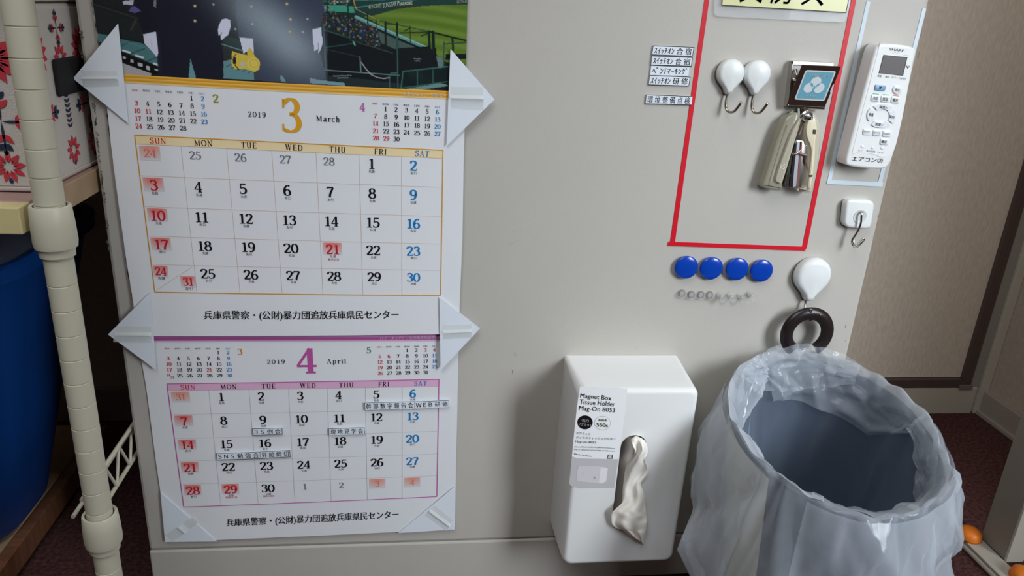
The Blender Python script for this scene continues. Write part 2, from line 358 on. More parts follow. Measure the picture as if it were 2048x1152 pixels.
# ------------------------------------------------------------------ calendars
LE = [(160,-120),(185,0),(198,83),(214,213),(223,300),(240,430),(253,523),(264,590),(276,672)]
RE = [(938,-120),(935,0),(933,100),(929,260),(927,346),(925,475),(921,570),(919,620),(918,668)]
def surfM(x, z):
    u = (x+.515)/.38; return -(.0052+.0022*math.sin(PI*min(1, max(0, u)))*max(0, min(1, (.45-z)/.3))+.0016*max(0, .1-z)/.1)
def surfA(x, z):
    u = (x+.515)/.38; return -(.0020+.0012*math.sin(PI*min(1, max(0, u))) + .0010*max(0, -.05-z)/.2)
def onsurf(px, py, sf):
    d = .004
    for _ in range(3): p = at(px, py, d); d = -sf(p.x, p.z)
    return at(px, py, d)
def sheet(L, R_, sf, name, m, parent, nx=26, ny=40, top=None, bot=None):
    mb = MB(); ids = []
    Lp = [onsurf(*q, sf) for q in L]; Rp = [onsurf(*q, sf) for q in R_]
    Lr = resample([Vector((p.x, 0, p.z)) for p in Lp], ny+1, False); Rr = resample([Vector((p.x, 0, p.z)) for p in Rp], ny+1, False)
    for j in range(ny+1):
        row = []
        for i in range(nx+1):
            p = Lr[j].lerp(Rr[j], i/nx); row.append(mb.V((p.x, sf(p.x, p.z), p.z)))
        ids.append(row)
    for j in range(ny):
        for i in range(nx): mb.face((ids[j][i], ids[j][i+1], ids[j+1][i+1], ids[j+1][i]))
    return mb.build(name, m, parent, smooth='all')
calA = thing('wall_calendar', 'lower wall calendar sheet open at April with pink table and pink band', 'calendar', (-.32, 0, -.27), 'monthly calendars on the cabinet')
LA = [(276,640),(283,722),(292,772),(311,916),(321,985),(330,1084)]
RA = [(918,640),(917,704),(915,809),(912,935),(911,1000),(909.7,1058)]
sheet(LA, RA, surfA, 'page', PAPER, calA)
LU = [(157,-115),(181.5,0),(195,83),(211,213),(217,262),(222,300),(237,400),(240,430),(251,523),(262,590),(275,640)]
RU = [(a-3, b) for a, b in [(938,-115),(935,0),(933,100),(929,230),(929,260),(927,346),(925,440),(925,475),(921,570),(920,600),(919,640)]]
sheet(LU, RU, lambda x, z: -.0014, "picture_page", mat("dark_picture_page", (200, 202, 200), .45, var=.9, vscale=120, col2=(30, 42, 36)), calA)
calM = thing('wall_calendar', 'upper wall calendar sheet open at March below a stadium picture', 'calendar', (-.32, 0, .03), 'monthly calendars on the cabinet')
sheet(LE, RE, surfM, 'page', PAPER, calM)

# --- printed picture at the head of the March sheet
def inpoly(X, Y, P):
    r = np.zeros(X.shape, bool); n = len(P)
    for i in range(n):
        x1, y1 = P[i]; x2, y2 = P[(i+1) % n]
        if y1 == y2: continue
        c = ((y1 > Y) != (y2 > Y)) & (X < (x2-x1)*(Y-y1)/(y2-y1)+x1); r ^= c
    return r
def paint(X, Y):
    rng = np.random.default_rng(5)
    I = np.zeros(X.shape+(3,)); I[:] = (30, 34, 36)
    def fill(P, c, a=1.0):
        m = inpoly(X, Y, P); I[m] = I[m]*(1-a)+np.array(c)*a
    def line(x1, y1, x2, y2, wd, c, a=1.0):
        L = math.hypot(x2-x1, y2-y1); t = np.clip(((X-x1)*(x2-x1)+(Y-y1)*(y2-y1))/L/L, 0, 1)
        d = np.hypot(X-x1-t*(x2-x1), Y-y1-t*(y2-y1)); k = np.clip(wd/2+.5-d, 0, 1)[..., None]*a; I[:] = I*(1-k)+np.array(c)*k
    def disc(x, y, r, c, a=1.0):
        d = np.hypot(X-x, Y-y); k = np.clip(r+.5-d, 0, 1)[..., None]*a; I[:] = I*(1-k)+np.array(c)*k
    fill([(150,-140),(330,-140),(330,30),(200,10)], (32, 38, 38)); line(186,8,300,45,3,(48,56,52)); fill([(190,15),(300,48),(300,85),(197,68)], (34, 40, 40))
    line(262,60,272,40,4,(60,62,58))
    fill([(195,67),(214,70),(250,80),(282,86),(315,101),(320,134),(245,102),(198,84)], (78, 122, 126))
    line(243,92,262,82,1.2,(40,66,70)); line(262,107,290,97,1.6,(36,60,64)); line(245,82,315,104,1,(120,160,160),.5); line(295,122,316,114,1.5,(38,62,66))
    for q in [(246,101,14,4),(272,111,14,4),(308,127,12,4)]: line(q[0], q[1], q[0]+q[2], q[1]+q[3], 4, (215, 222, 225))
    fill([(243,106),(320,136),(322,150),(302,147),(243,122)], (16, 17, 19))
    for q in [(246,112,6,7),(261,118,6,8),(276,125,9,9),(293,131,7,10),(309,137,7,5)]: fill([(q[0],q[1]),(q[0]+q[2],q[1]+2),(q[0]+q[2],q[1]+q[3]),(q[0],q[1]+q[3]-2)], (190, 190, 192))
    fill([(245,126),(303,147),(300,156),(240,152)], (176, 172, 174))
    # field, stands and fences
    fill([(640,-140),(950,-140),(950,40),(640,40)], (36, 62, 56)); fill([(700,-140),(950,-140),(950,-4),(700,2)], (60, 120, 118))
    m = inpoly(X, Y, [(728,34),(760,24),(800,17),(846,12),(890,10),(945,9),(945,140),(880,120),(868,100),(830,84),(780,60),(745,42)])
    st = .5+.5*np.sin((Y-.12*X)/3.6+np.sin(X/60)*1.5); I[m] = (np.array((88, 116, 40))[None]*(1-st[m][:, None])+np.array((108, 134, 54))[None]*st[m][:, None])
    fill([(700,2),(935,-3),(940,9),(846,11),(790,19),(745,32),(715,24)], (38, 64, 58)); line(706,16,800,2,2,(70,140,140)); line(800,2,880,-6,2,(70,140,140))
    m = inpoly(X, Y, [(640,-20),(706,-20),(706,15),(722,40),(760,66),(760,95),(640,60)])
    I[m] = (32, 50, 48)
    fill([(645,10),(706,12),(710,26),(650,22)], (66, 150, 124)); fill([(640,0),(700,2),(700,6),(640,6)], (60, 130, 112), .7)
    cols = [(225,225,230),(200,60,80),(60,80,190),(30,28,34),(235,235,235),(150,60,70),(110,120,150),(24,26,30),(220,190,60),(190,150,140),(50,60,70)]
    for k in range(330):
        x = rng.uniform(644, 760); y = 24+(x-644)*.42+rng.uniform(-14, 26)
        if x > 712 and y > 98: continue
        disc(x, y, rng.uniform(.7, 2.3), np.array(cols[rng.integers(len(cols))])*.7, .7)
    for k in range(60): disc(rng.uniform(645, 700), rng.uniform(-6, 10), rng.uniform(.8, 2), cols[rng.integers(len(cols))], .6)
    line(712,34,858,98,7,(96,150,144)); line(712,33,858,96,1.5,(150,192,186)); fill([(756,62),(800,82),(840,98),(790,98),(762,86)], (74, 94, 88))
    line(707,0,712,18,2,(196,150,80)); line(712,18,760,42,1.6,(150,138,96)); line(760,42,858,63,2.2,(60,80,64)); line(858,63,935,82,3,(18,24,24))
    for x, y0, y1, wd in [(771,44,100,4),(794,46,100,4),(858,63,96,5),(866,64,100,6),(752,38,56,1.5),(820,52,84,1.5),(905,75,100,4),(654,0,50,2),(696,10,78,2.5),(735,26,82,2.2)]: line(x, y0, x+1, y1, wd, (24, 38, 36))
    line(771,48,796,48,2,(24,36,34)); line(800,66,858,64,2,(30,44,40)); line(798,98,860,94,3,(14,18,18)); line(843,72,857,66,2,(20,30,30)); line(809,62,820,56,2,(20,30,30))
    # dark covers in front
    fill([(646,60),(700,78),(770,104),(800,96),(862,96),(872,118),(886,150),(888,185),(640,175),(640,90)], (26, 30, 34))
    fill([(640,150),(700,155),(780,165),(890,176),(890,190),(640,178)], (40, 50, 52))
    line(648,60,700,76,2,(56,88,84)); line(700,80,785,106,1.6,(64,80,78)); line(650,95,705,87,1.5,(40,100,90)); line(650,98,720,114,1.2,(60,70,72))
    line(720,114,722,144,2.4,(110,140,140)); line(648,140,775,149,2,(120,140,142)); line(775,149,893,157,2,(104,128,126)); line(647,50,652,140,2.5,(62,92,92)); line(794,72,796,175,2.5,(56,96,90)); line(707,84,710,90,3,(110,170,160))
    for a, b in zip([(723,125),(732,138),(742,149),(755,155),(768,157),(779,155)], [(732,138),(742,149),(755,155),(768,157),(779,155),(780,155)]): line(*a, *b, 1.8, (176, 184, 186))
    fill([(872,112),(888,118),(886,152),(878,140)], (100, 124, 120)); fill([(868,96),(872,96),(873,112),(868,112)], (20,26,26)); line(888,84,887,150,3,(60,84,78)); line(888,88,935,85,2.5,(48,70,62)); fill([(892,108),(935,108),(935,118),(890,120)], (24, 28, 32))
    fill([(800,150),(896,134),(896,166),(802,176)], (20, 30, 32))
    line(806,143,896,133,2.5,(62,110,100)); line(806,143,802,178,2.5,(62,110,100)); line(802,176,896,163,2,(60,104,96)); line(779,150,783,146,2,(62,110,100)); line(783,146,794,146,2,(62,110,100)); line(779,150,779,175,2,(62,110,100))
    for k in range(22): x = 808+k*4.1; line(x, 143-k*.42, x-1, 176-k*.58, .8, (40, 70, 64), .8)
    for x in (835, 866): line(x, 140, x, 174, 2, (56, 100, 92))
    fill([(810,178),(880,166),(896,170),(896,176),(830,181)], (108, 140, 140)); fill([(830,181),(896,172),(896,186)], (30,28,34))
    for y, x0, x1 in [(152,667,704),(156,676,696),(118,828,842),(122,830,840)]:
        for x in np.arange(x0, x1, 2.2): disc(x, y-(x-x0)*.03-rng.uniform(-.7, .7), 1.0, (170, 174, 176), .8)
    # two uniformed figures, seen from chest to knee
    navy = (27, 28, 40)
    fill([(262,-140),(430,-140),(465,-20),(462,40),(452,60),(440,84),(447,112),(447,160),(392,157),(385,124),(381,116),(377,157),(321,157),(317,130),(310,62),(286,66),(270,20)], navy)
    fill([(381,117),(391,152),(391,158),(377,158)], (104, 150, 154))
    fill([(312,60),(320,66),(326,150),(316,150)], (38, 40, 62), .5)
    fill([(446,70),(480,80),(486,108),(447,112)], (42, 58, 56)); fill([(447,122),(466,118),(508,138),(508,160),(447,157)], (98, 142, 146)); fill([(447,95),(484,106),(480,122),(448,118)], (46, 48, 48))
    for k in range(5): line(452+k*11, 134+k*3, 466+k*11, 127+k*3, 1.4, (40, 66, 70))
    line(443,88,484,101,2,(120,146,146))
    b2 = [(468,-140),(640,-140),(648,20),(640,56),(630,60),(640,108),(652,150),(650,172),(508,160),(506,112),(500,78),(478,76),(472,30)]
    fill(b2, (56, 62, 80)); fill([(560,150),(566,152),(572,164),(562,163)], (110, 148, 160)); fill([(620,156),(640,160),(690,166),(690,172),(620,166)], (120, 154, 166))
    # drifting mist over both figures
    t = ((X-500)*.78+(Y-20)*.62); s_ = (-(X-500)*.62+(Y-20)*.78)
    hz = np.exp(-(s_/50)**2)*np.exp(-((t-50)/135)**2)*.85 + .22*np.exp(-((X-590)/60)**2-((Y-110)/50)**2)
    hz += .05*(1/(1+np.exp(-(X-330)/40)))*(X < 650)
    hz *= (X < 655); I[:] = I*(1-hz[..., None])+np.array((148, 161, 170))*hz[..., None]
    for P in ([(286,69),(299,66),(312,63),(315,85),(317,105),(314,114),(300,98),(289,87)], [(444,39),(452,37),(461,40),(461,54),(456,70),(442,81),(441,72),(446,62),(438,72),(436,60),(438,50)],
              [(479,75),(506,77),(508,105),(498,100),(487,107)], [(625,59),(643,54.5),(643,66),(646,84),(641,100),(637,107),(636,98),(629,102),(626,81)]):
        fill(P, (212, 214, 232)); line(*P[0], *P[1], 1, (170, 174, 196), .6)
    line(636,86,637,99,1.2,(120,124,150)); line(302,80,305,98,1,(170,172,196),.7)
    fill([(464,102),(472,105),(494,110),(495,100),(499,95),(504,100),(510,112),(520,124),(519,138),(510,144),(490,138),(470,138),(463,130)], (214, 188, 78)); disc(507,127,13,(222,198,92)); 
    for r in (8.2,): 
        d = np.abs(np.hypot(X-508, Y-127)-r); k = np.clip(1.0-d, 0, 1)[..., None]*.5; I[:] = I*(1-k)+np.array((160,136,50))*k
    fill([(466,113),(472,114),(472,129),(466,127)], (46, 38, 40)); line(472,108,468,114,1.6,(50,42,42)); line(470,130,478,139,1.8,(50,42,42)); fill([(482,124),(491,125),(490,133),(481,132)], (190, 186, 180))
    for x, y in [(390,12),(390,42),(574,8),(581,39),(580,64)]: disc(x, y, 3, (176, 160, 112)); disc(x-.6, y-.8, 1, (225, 215, 190))
    for x, y in [(427,9),(503,13),(505,48),(615,38),(606,64),(471,58)]: disc(x, y, 2.2, (196, 198, 204), .8)
    fill([(246,2),(268,0),(266,10),(247,9)], (190,192,205)); fill([(262,14),(270,12),(282,22),(270,26),(258,23)], (96, 88, 140)); fill([(308,0),(313,0),(312,16),(307,12)], (160,164,176),.7)
    I += rng.normal(0, 2.2, X.shape)[..., None]
    return np.clip(I, 0, 255)
def edge(P, y): return float(np.interp(y, [b for a, b in P], [a for a, b in P]))
nx, ny = 540, 200
S, T = np.meshgrid(np.linspace(0, 1, nx+1), np.linspace(0, 1, ny+1))
ytop = -70+0*S; ybl, ybr = 147., 183.5
xl_b, xr_b = edge(LE, 147), edge(RE, 183)
Yb = ybl+(ybr-ybl)*S+2.0*np.sin(PI*S); Yp = ytop*(1-T)+Yb*T
xl = np.interp(Yp, [b for a, b in LE], [a for a, b in LE]); xr = np.interp(Yp, [b for a, b in RE], [a for a, b in RE])
Xp = xl*(1-S)+xr*S
IMG = paint(Xp, Yp)/255.0; IMG = np.where(IMG <= .04045, IMG/12.92, ((IMG+.055)/1.055)**2.4)
mbp = MB()
for j in range(ny+1):
    for i in range(nx+1):
        p = at(Xp[j, i], Yp[j, i], .0072); y = surfM(p.x, p.z)
        p = at(Xp[j, i], Yp[j, i], -y); mbp.v.append((p.x, y-.00025, p.z))
for j in range(ny):
    for i in range(nx):
        a = j*(nx+1)+i; idx = (a, a+1, a+nx+2, a+nx+1); mbp.f.append(idx)
        mbp.c.append(tuple(tuple(IMG[k//(nx+1), k % (nx+1)])+(1.0,) for k in idx))
mbp.build('printed_picture', printmat('picture_ink', .3), calM, label='colour picture of two uniformed people in a baseball stadium')
mbp = None
pt = MB()
def jt(mb, s, x0, y0, x1, y1, h, col, sf, bold=0.0, lift=.0004, dx=0.0):
    """lettering along the baseline (x0,y0)-(x1,y1) given at its top, h pixels tall"""
    q = [onsurf(x0, y0, sf), onsurf(x1, y1, sf), onsurf(x1+dx, y1+h, sf), onsurf(x0+dx, y0+h, sf)]
    jtext(mb, s, q, lin(col), bold, lift, surf=sf)
for (s, a, b, c, d, h, col, bo) in [('✤DESCENTE', 737,9.5,763,6.5,9,(190,196,176),.02), ('SUNSTAR', 766,7,793,2.5,9,(186,192,176),0), ('Panasonic', 795,2,825,-.5,9.5,(222,218,190),.03), ('ほけんの', 914,-1,934,-2,8,(196,198,186),.01)]:
    jt(pt, s, a, b, c, d, h, col, surfM, bo, .0006)
jt(pt, '安全を守って／西宮市', 806,183,887,187.5,8,(240,240,232), surfM, .012, .0006)

def tgrid(L, R_, topc, botc, sf):
    """table nodes as world points, rows x columns"""
    Lp = [onsurf(*q, sf) for q in L]; Rp = [onsurf(*q, sf) for q in R_]; n = len(L)
    ft = [0]+[(onsurf(*q, sf).x-Lp[1].x)/(Rp[1].x-Lp[1].x) for q in topc]+[1]
    fb = [0]+[(onsurf(*q, sf).x-Lp[-1].x)/(Rp[-1].x-Lp[-1].x) for q in botc]+[1]
    N = []
    for i in range(n):
        k = max(0, (i-1)/(n-2)); N.append([Lp[i].lerp(Rp[i], lerp(ft[j], fb[j], k)) for j in range(8)])
    return N
def seg(mb, a, b, wd, col, sf, lift=.0003, n=12):
    t = Vector((b.x-a.x, 0, b.z-a.z)).normalized(); nn = Vector((-t.z, 0, t.x))*wd/2
    for k in range(n):
        p = a.lerp(b, k/n); q = a.lerp(b, (k+1)/n)
        mb.poly([Vector((v.x, sf(v.x, v.z)-lift, v.z)) for v in (p+nn, q+nn, q-nn, p-nn)], col)
def cell(N, i, j, s, t):
    return N[i][j].lerp(N[i][j+1], s).lerp(N[i+1][j].lerp(N[i+1][j+1], s), t)
def axes(N, i, j):
    ex = N[i][j+1]-N[i][j]; ex.y = 0; ex.normalize(); ey = N[i][j]-N[i+1][j]; ey.y = 0; ey.normalize(); return ex, ey
DAYS = ['SUN','MON','TUE','WED','THU','FRI','SAT']
RED, BLK, BLU, GRY = lin((196,30,52)), lin((18,17,22)), lin((16,124,190)), lin((112,116,122))
RK = {}
for seq, start in (('先勝友引先負仏滅大安赤口', 0),):
    six = [seq[k:k+2] for k in range(0, 12, 2)]
RK[3] = {d: six[(d-1) % 6] if d < 7 else six[(d-7+1) % 6] for d in range(1, 32)}
RK[4] = {d: six[(d+1) % 6] if d < 5 else six[(d-5+2) % 6] for d in range(1, 31)}
def redbox(mb, N, i, j, s0, s1, t0, t1, sf, strong):
    n = 8; c1 = np.array(lin((224,120,108))[:3]) if strong else np.array(lin((228,150,128))[:3]); c0 = np.array(lin((214,214,218))[:3])
    def colr(s, t):
        k = max(0, 1-(t*1.05)**1.6)*(.55+.45*(1-abs(2*s-1)**3)) if True else 1
        k = min(1, k*.95+.05*(1-t)); k *= 1.0 if t < .9 else .3
        return tuple(c0*(1-k)+c1*k)+(1.0,)
    for a in range(n):
        for b in range(n):
            cs = [(a/n, b/n), ((a+1)/n, b/n), ((a+1)/n, (b+1)/n), (a/n, (b+1)/n)]
            P = [cell(N, i, j, lerp(s0, s1, x), lerp(t0, t1, y)) for x, y in cs]
            mb.face([mb.V((v.x, sf(v.x, v.z)-.00025, v.z)) for v in P], tuple(colr(x, y) for x, y in cs))
def table(mb, N, sf, line_c, head_c, rows, greys, reds, month, hh):
    # heading band
    for j in range(7):
        P = [N[0][j], N[0][j+1], N[1][j+1], N[1][j]]; mb.poly([Vector((v.x, sf(v.x, v.z)-.0002, v.z)) for v in P], head_c)
        c = cell(N, 0, j, .5, .52); ex, ey = axes(N, 0, j)
        stext(mb, DAYS[j], c, ex, ey, hh*.86, RED if j == 0 else BLU if j == 6 else BLK, .85, .10, 1.08, .0005, sf)
    for j in range(1, 7): seg(mb, N[1][j], N[-1][j], .0003, lin((206,168,140)) if month == 3 else lin((176,160,164)), sf)
    for i in range(1, len(N)-1): seg(mb, N[i][0], N[i][-1], .0003, lin((206,168,140)) if month == 3 else lin((176,160,164)), sf)
    for a, b in ((N[0][0], N[0][-1]), (N[-1][0], N[-1][-1]), (N[0][0], N[-1][0]), (N[0][-1], N[-1][-1])): seg(mb, a, b, .0011, line_c, sf, .0004)
    for i, row in enumerate(rows):
        for j, d in enumerate(row):
            if d is None: continue
            ex, ey = axes(N, i+1, j); H = (N[i+1][j]-N[i+2][j]).length
            g = (i, j) in greys; red = j == 0 or (i, j) in reds
            if red: redbox(mb, N, i+1, j, .06, .52, .05, .5, sf, not g)
            col = RED if red else BLU if j == 6 else BLK
            if g: col = lin((222,118,98)) if red else GRY
            h = H*(.265 if g else .35)
            stext(mb, str(d), cell(N, i+1, j, .295, .27 if g else .29), ex, ey, h, col, 1.0 if not g else .8, .0, 1.14, .0005, sf)
            if not g:
                c = cell(N, i+1, j, .295, .545); k = H*.055
                q = [c-ex*k*1.8+ey*k*.9, c+ex*k*1.8+ey*k*.9, c+ex*k*1.8-ey*k*.9, c-ex*k*1.8-ey*k*.9]
                jtext(mb, RK[month][d], q, lin((70,70,74)), .0, .0005, surf=sf)
def mini(mb, x0, y0, x1, y1, xb, yb, first, ndays, reds, sf, n, split=False, kx=None):
    """small month: SUN column head at (x0,y0), SAT head at (x1,y1), first column's last row at (xb,yb)"""
    A, B, D_ = onsurf(x0, y0, sf), onsurf(x1, y1, sf), onsurf(xb, yb, sf)
    ex = B-A; cw = ex.length/6; exn = ex.copy(); exn.y = 0; exn.normalize(); dn = (D_-A); rh = dn/(n-.35); ey = Vector((-exn.z, 0, exn.x))
    for j in range(7): stext(mb, DAYS[j], A+exn*cw*j, exn, ey, rh.length*.26, RED if j == 0 else BLU if j == 6 else BLK, .9, .15, 1.15, .0005, sf)
    r, c = 0, first
    for d in range(1, ndays+1):
        p = A+exn*cw*c+rh*(r+.65)
        col = RED if (c == 0 or d in reds) else BLU if c == 6 else BLK
        if split and d in (24, 31):
            q = A+exn*cw*0+rh*(4+.65)+(exn*(-cw*.12)+ey*rh.length*.12 if d == 24 else exn*cw*.22-ey*rh.length*.28)
            stext(mb, str(d), q, exn, ey, rh.length*.44, RED, 1, .0, 1.1, .0005, sf)
        else: stext(mb, str(d), p, exn, ey, rh.length*.62, col, .95, .0, 1.1, .0005, sf)
        c += 1
        if c == 7: c = 0; r += 1
# March
NM = tgrid([(269.5,270),(272,287.6),(279,351),(288,413),(295,471.6),(303,528.5),(309.7,584)],
           [(886,300.4),(884.5,316.8),(883.6,374.6),(883,432.5),(882,487.7),(882,540.7),(881.3,590.5)],
           [(362,292),(453,296),(543.5,301),(632,305.6),(718,309),(803,313.6)], [(394,584),(480,585.7),(564.5,586.6),(646,589),(726,589.5),(804,590)], surfM)
ORG = lin((214,150,40))
table(pt, NM, surfM, ORG, lin((240,218,172)), [[24,25,26,27,28,1,2],[3,4,5,6,7,8,9],[10,11,12,13,14,15,16],[17,18,19,20,21,22,23],[None,25,26,27,28,29,30]],
      {(0,0),(0,1),(0,2),(0,3),(0,4)}, {(3,4)}, 3, .0105*.72)
ex, ey = axes(NM, 5, 0)
for d, s, t in ((24,.2,.24),(31,.82,.6)):
    redbox(pt, NM, 5, 0, s-.18, s+.17, t-.2, t+.22, surfM, True); stext(pt, str(d), cell(NM, 5, 0, s, t), ex, ey, .0098, RED, 1, 0, 1.05, .0005, surfM)
    c = cell(NM, 5, 0, s, t+.25); jtext(pt, RK[3][d], [c-ex*.004+ey*.0018, c+ex*.004+ey*.0018, c+ex*.004-ey*.0018, c-ex*.004-ey*.0018], lin((70,70,74)), 0, .0005, surf=surfM)
seg(pt, cell(NM, 5, 0, .03, .95), cell(NM, 5, 0, .95, .05), .0003, lin((190,170,150)), surfM)
c = cell(NM, 4, 4, .3, .66); jtext(pt, '春分の日', [c-ex*.006+ey*.0016, c+ex*.006+ey*.0016, c+ex*.006-ey*.0016, c-ex*.006-ey*.0016], RED, 0, .0005, surf=surfM)
def band(mb, L, R_, sf, cols, n=30):
    """stripes between paired points on the left and right edges"""
    for k in range(len(cols)):
        for i in range(n):
            P = []
            for s, kk in ((i/n, k), ((i+1)/n, k), ((i+1)/n, k+1), (i/n, k+1)):
                t = kk/len(cols); x = lerp(lerp(L[0][0], L[1][0], t), lerp(R_[0][0], R_[1][0], t), s); y = lerp(lerp(L[0][1], L[1][1], t), lerp(R_[0][1], R_[1][1], t), s)+2.0*math.sin(PI*s)*(L[2] if len(L) > 2 else 1)
                p = onsurf(x, y, sf); P.append(Vector((p.x, sf(p.x, p.z)-.00035, p.z)))
            mb.poly(P, lin(cols[k]))
band(pt, [(207.5,146),(210.5,163)], [(931,183),(931,200)], surfM, [(232,182,84),(222,162,48),(214,150,34),(232,184,92),(226,172,66),(214,152,36),(226,176,84),(238,206,142)])
mini(pt, 270,180, 404.5,187, 278,252, 5, 28, {11}, surfM, 5)
mini(pt, 750,207, 875,214, 752,276, 1, 30, {29}, surfM, 5)
E0 = axes(NM, 0, 3)
def big(mb, s, x, y, hpx, col, sf, bold=1.0, asp=1.1, track=0.0):
    c = onsurf(x, y, sf); a = onsurf(x, y-hpx/2, sf); b = onsurf(x, y+hpx/2, sf); h = (a-b).length
    e = onsurf(x+20, y+(20*SL), sf)-c; e.y = 0; e.normalize(); up = Vector((-e.z, 0, e.x))
    stext(mb, s, c, e, up, h, col, bold, track, asp, .0005, sf)
SL = .047
big(pt, '2', 431.5,197,17, lin((140,150,30)), surfM); big(pt, '4', 725,214,17, lin((190,110,170)), surfM)
big(pt, '3', 582.5,231,70, lin((222,160,40)), surfM, .92, 1.0); big(pt, '2019', 514,229,11, BLK, surfM, .75, 1.1, .16); big(pt, 'March', 656,237.5,12, BLK, surfM, .8, 1.1, .12)
jt(pt, '兵庫県警察・(公財)暴力団追放兵庫県民センター', 408,621,797,620,20,(18,18,22), surfM, .030, .0005)
pt.build('printed_dates', INK, calM)
# April
pa = MB(); SL = -.012
NA = tgrid([(334,767.5),(336,781),(342.5,828.8),(350.3,877),(356,922.5),(362,968.4),(367.5,1013.8)],
           [(878,758.4),(876.9,772.5),(876,818),(875,862),(874.4,907.5),(873.8,951),(873.8,992.8)],
           [(417.5,780),(498,779),(577,777),(654.4,775),(730.6,773),(804.4,772)], [(442,1011),(516.6,1009),(590,1006),(662.5,1001),(734.7,998),(804.4,994.4)], surfA)
PNK = lin((190,90,160))
table(pa, NA, surfA, PNK, lin((226,178,208)), [[31,1,2,3,4,5,6],[7,8,9,10,11,12,13],[14,15,16,17,18,19,20],[21,22,23,24,25,26,27],[28,29,30,1,2,3,4]],
      {(0,0),(4,3),(4,4),(4,5),(4,6)}, {(4,1),(4,5),(4,6)}, 4, .0102*.75)
for j, s in ((1, '昭和の日'), (2, '国民の休日')):
    ex, ey = axes(NA, 5, j); c = cell(NA, 5, j, .3, .64); jtext(pa, s, [c-ex*.007+ey*.0015, c+ex*.007+ey*.0015, c+ex*.007-ey*.0015, c-ex*.007-ey*.0015], RED, 0, .0005, surf=surfA)
band(pa, [(279,668.5),(280,684),.0], [(918,669),(918,682)], surfA, [(190,104,166),(206,140,190),(198,118,176),(180,84,152),(190,104,164),(222,184,212)])
mini(pa, 335,697, 456,697, 340,751, 5, 31, {21}, surfA, 5, True); mini(pa, 759,693.5, 869,692, 761,746, 3, 31, {3,4,6}, surfA, 5)
big(pa, '3', 480,703,12.5, lin((210,140,50)), surfA); big(pa, '5', 737.5,700,12.5, lin((40,140,100)), surfA)
big(pa, '4', 614,721,51, lin((186,84,154)), surfA, 1.0, 1.15); big(pa, '2019', 552,723,8.5, BLK, surfA, .75, 1.25, .18); big(pa, 'April', 673,722,9.5, BLK, surfA, .8, 1.2, .14)
jt(pa, 'ハイ　タッチ！／兵庫県佐用郡佐用町', 760,673,884,671.5,6,(240,226,240), surfA, .01, .0006)
jt(pa, '兵庫県警察・(公財)暴力団追放兵庫県民センター', 453,1037,797,1020,18,(18,18,22), surfA, .030, .0005)
pa.build('printed_dates', INK, calA)

# ------------------------------------------------------------------ folded paper corner holders
def holder(T, tape, label, d=.0085):
    P = [at(a, b, d) for a, b in T]
    o = thing('corner_holder', label, 'paper holder', (sum(p.x for p in P)/3, -d, sum(p.z for p in P)/3), 'folded paper holders clamping the calendars')
    mb = MB(); slab(mb, P if (P[1]-P[0]).cross(P[2]-P[0]).y > 0 else P, d-.0006, d); mb.build('paper', CARD, o)
    q = [at(a, b, d) for a, b in tape]          # TL TR BR BL
    t = MB(); n = 7
    prof = [(0, .0003), (.36, .0004), (.42, .0016), (.5, .0042), (.58, .0016), (.64, .0004), (1, .0003)]
    rows = []
    for s, h in prof:
        a = q[0].lerp(q[3], s); b = q[1].lerp(q[2], s); rows.append([a+Vector((0, -h, 0)), b+Vector((0, -h, 0))])
    t.loft(rows, closed=False); t.build('tape', TAPE, o, label='strip of clear sticky tape with a raised fold')
    return o
holder([(146,157),(236,47),(257,247)], [(162,140),(234,141),(238,172),(167,174)], 'white paper triangle pointing left, clamping the left edge of the March sheet')
holder([(901,98),(989,199),(893,292)], [(901,173),(966,174),(967,220),(901,217)], 'white paper triangle pointing right, clamping the right edge of the March sheet')
holder([(216,669),(301,584),(312,740)], [(234,652),(303,652),(303,685),(226,684)], 'white paper triangle pointing left beside the pink band of the April sheet')
holder([(879,594),(960,657),(881,741)], [(885,650),(943,648),(943,675),(887,678)], 'white paper triangle pointing right beside the pink band of the April sheet')
holder([(321,985),(434,1083),(330,1084)], [(386,1033),(398,1044),(346,1083),(330,1070)], 'white paper pocket over the bottom left corner of the April sheet', .0050)
holder([(910,973),(909.7,1059),(797,1066)], [(868,1010),(907,1040),(893,1062),(850,1030)], 'white paper pocket over the bottom right corner of the April sheet', .0050)

# ------------------------------------------------------------------ word labels
def wlabel(T, text, label, d, group, border=(1,1,1,1), bold=.0, mx=.05, mt=.16, size=None):
    q = [at(a, b, d) for a, b in T]; mb = MB(); slab(mb, q, d-.0012, d)
    o = mb.build('word_label', CARD); c = WL[o.name]; _tag(o, label, 'label', group)
    e = MB(); col = lin((20, 20, 26)); bw = .0007
    for k, wv in zip(range(4), border):
        a, b = q[k], q[(k+1) % 4]; t = (b-a).normalized(); cen = (q[0]+q[2])/2; nn = Vector((-t.z, 0, t.x))
        if nn.dot(cen-a) < 0: nn = -nn
        u = Vector((0, -.0001, 0)); e.poly([a+u, b+u, b+nn*bw*wv+u, a+nn*bw*wv+u], col)
    W = lambda s, t: q[0].lerp(q[1], s).lerp(q[3].lerp(q[2], s), t)
    jtext(e, text, [W(mx, mt-.02), W(1-mx, mt-.02), W(1-mx, 1.02-mt), W(mx, 1.02-mt)], col, .022, .0002)
    e.build('lettering', INK, o); return o
gl = 'printed word labels beside the red tape'; ga = 'printed word labels stuck on the April sheet'
wlabel([(1306,91),(1388.5,94),(1385.5,113),(1303,110)], 'ｽｲｯﾁｵﾝ 合 宿', 'white word label beside the red tape, topmost of the column of four', .0016, gl)
wlabel([(1303,111),(1385.5,114.5),(1383,133),(1301,130.5)], 'ｽｲｯﾁｵﾝ 合 宿', 'white word label beside the red tape, second from top in the column of four', .0016, gl)
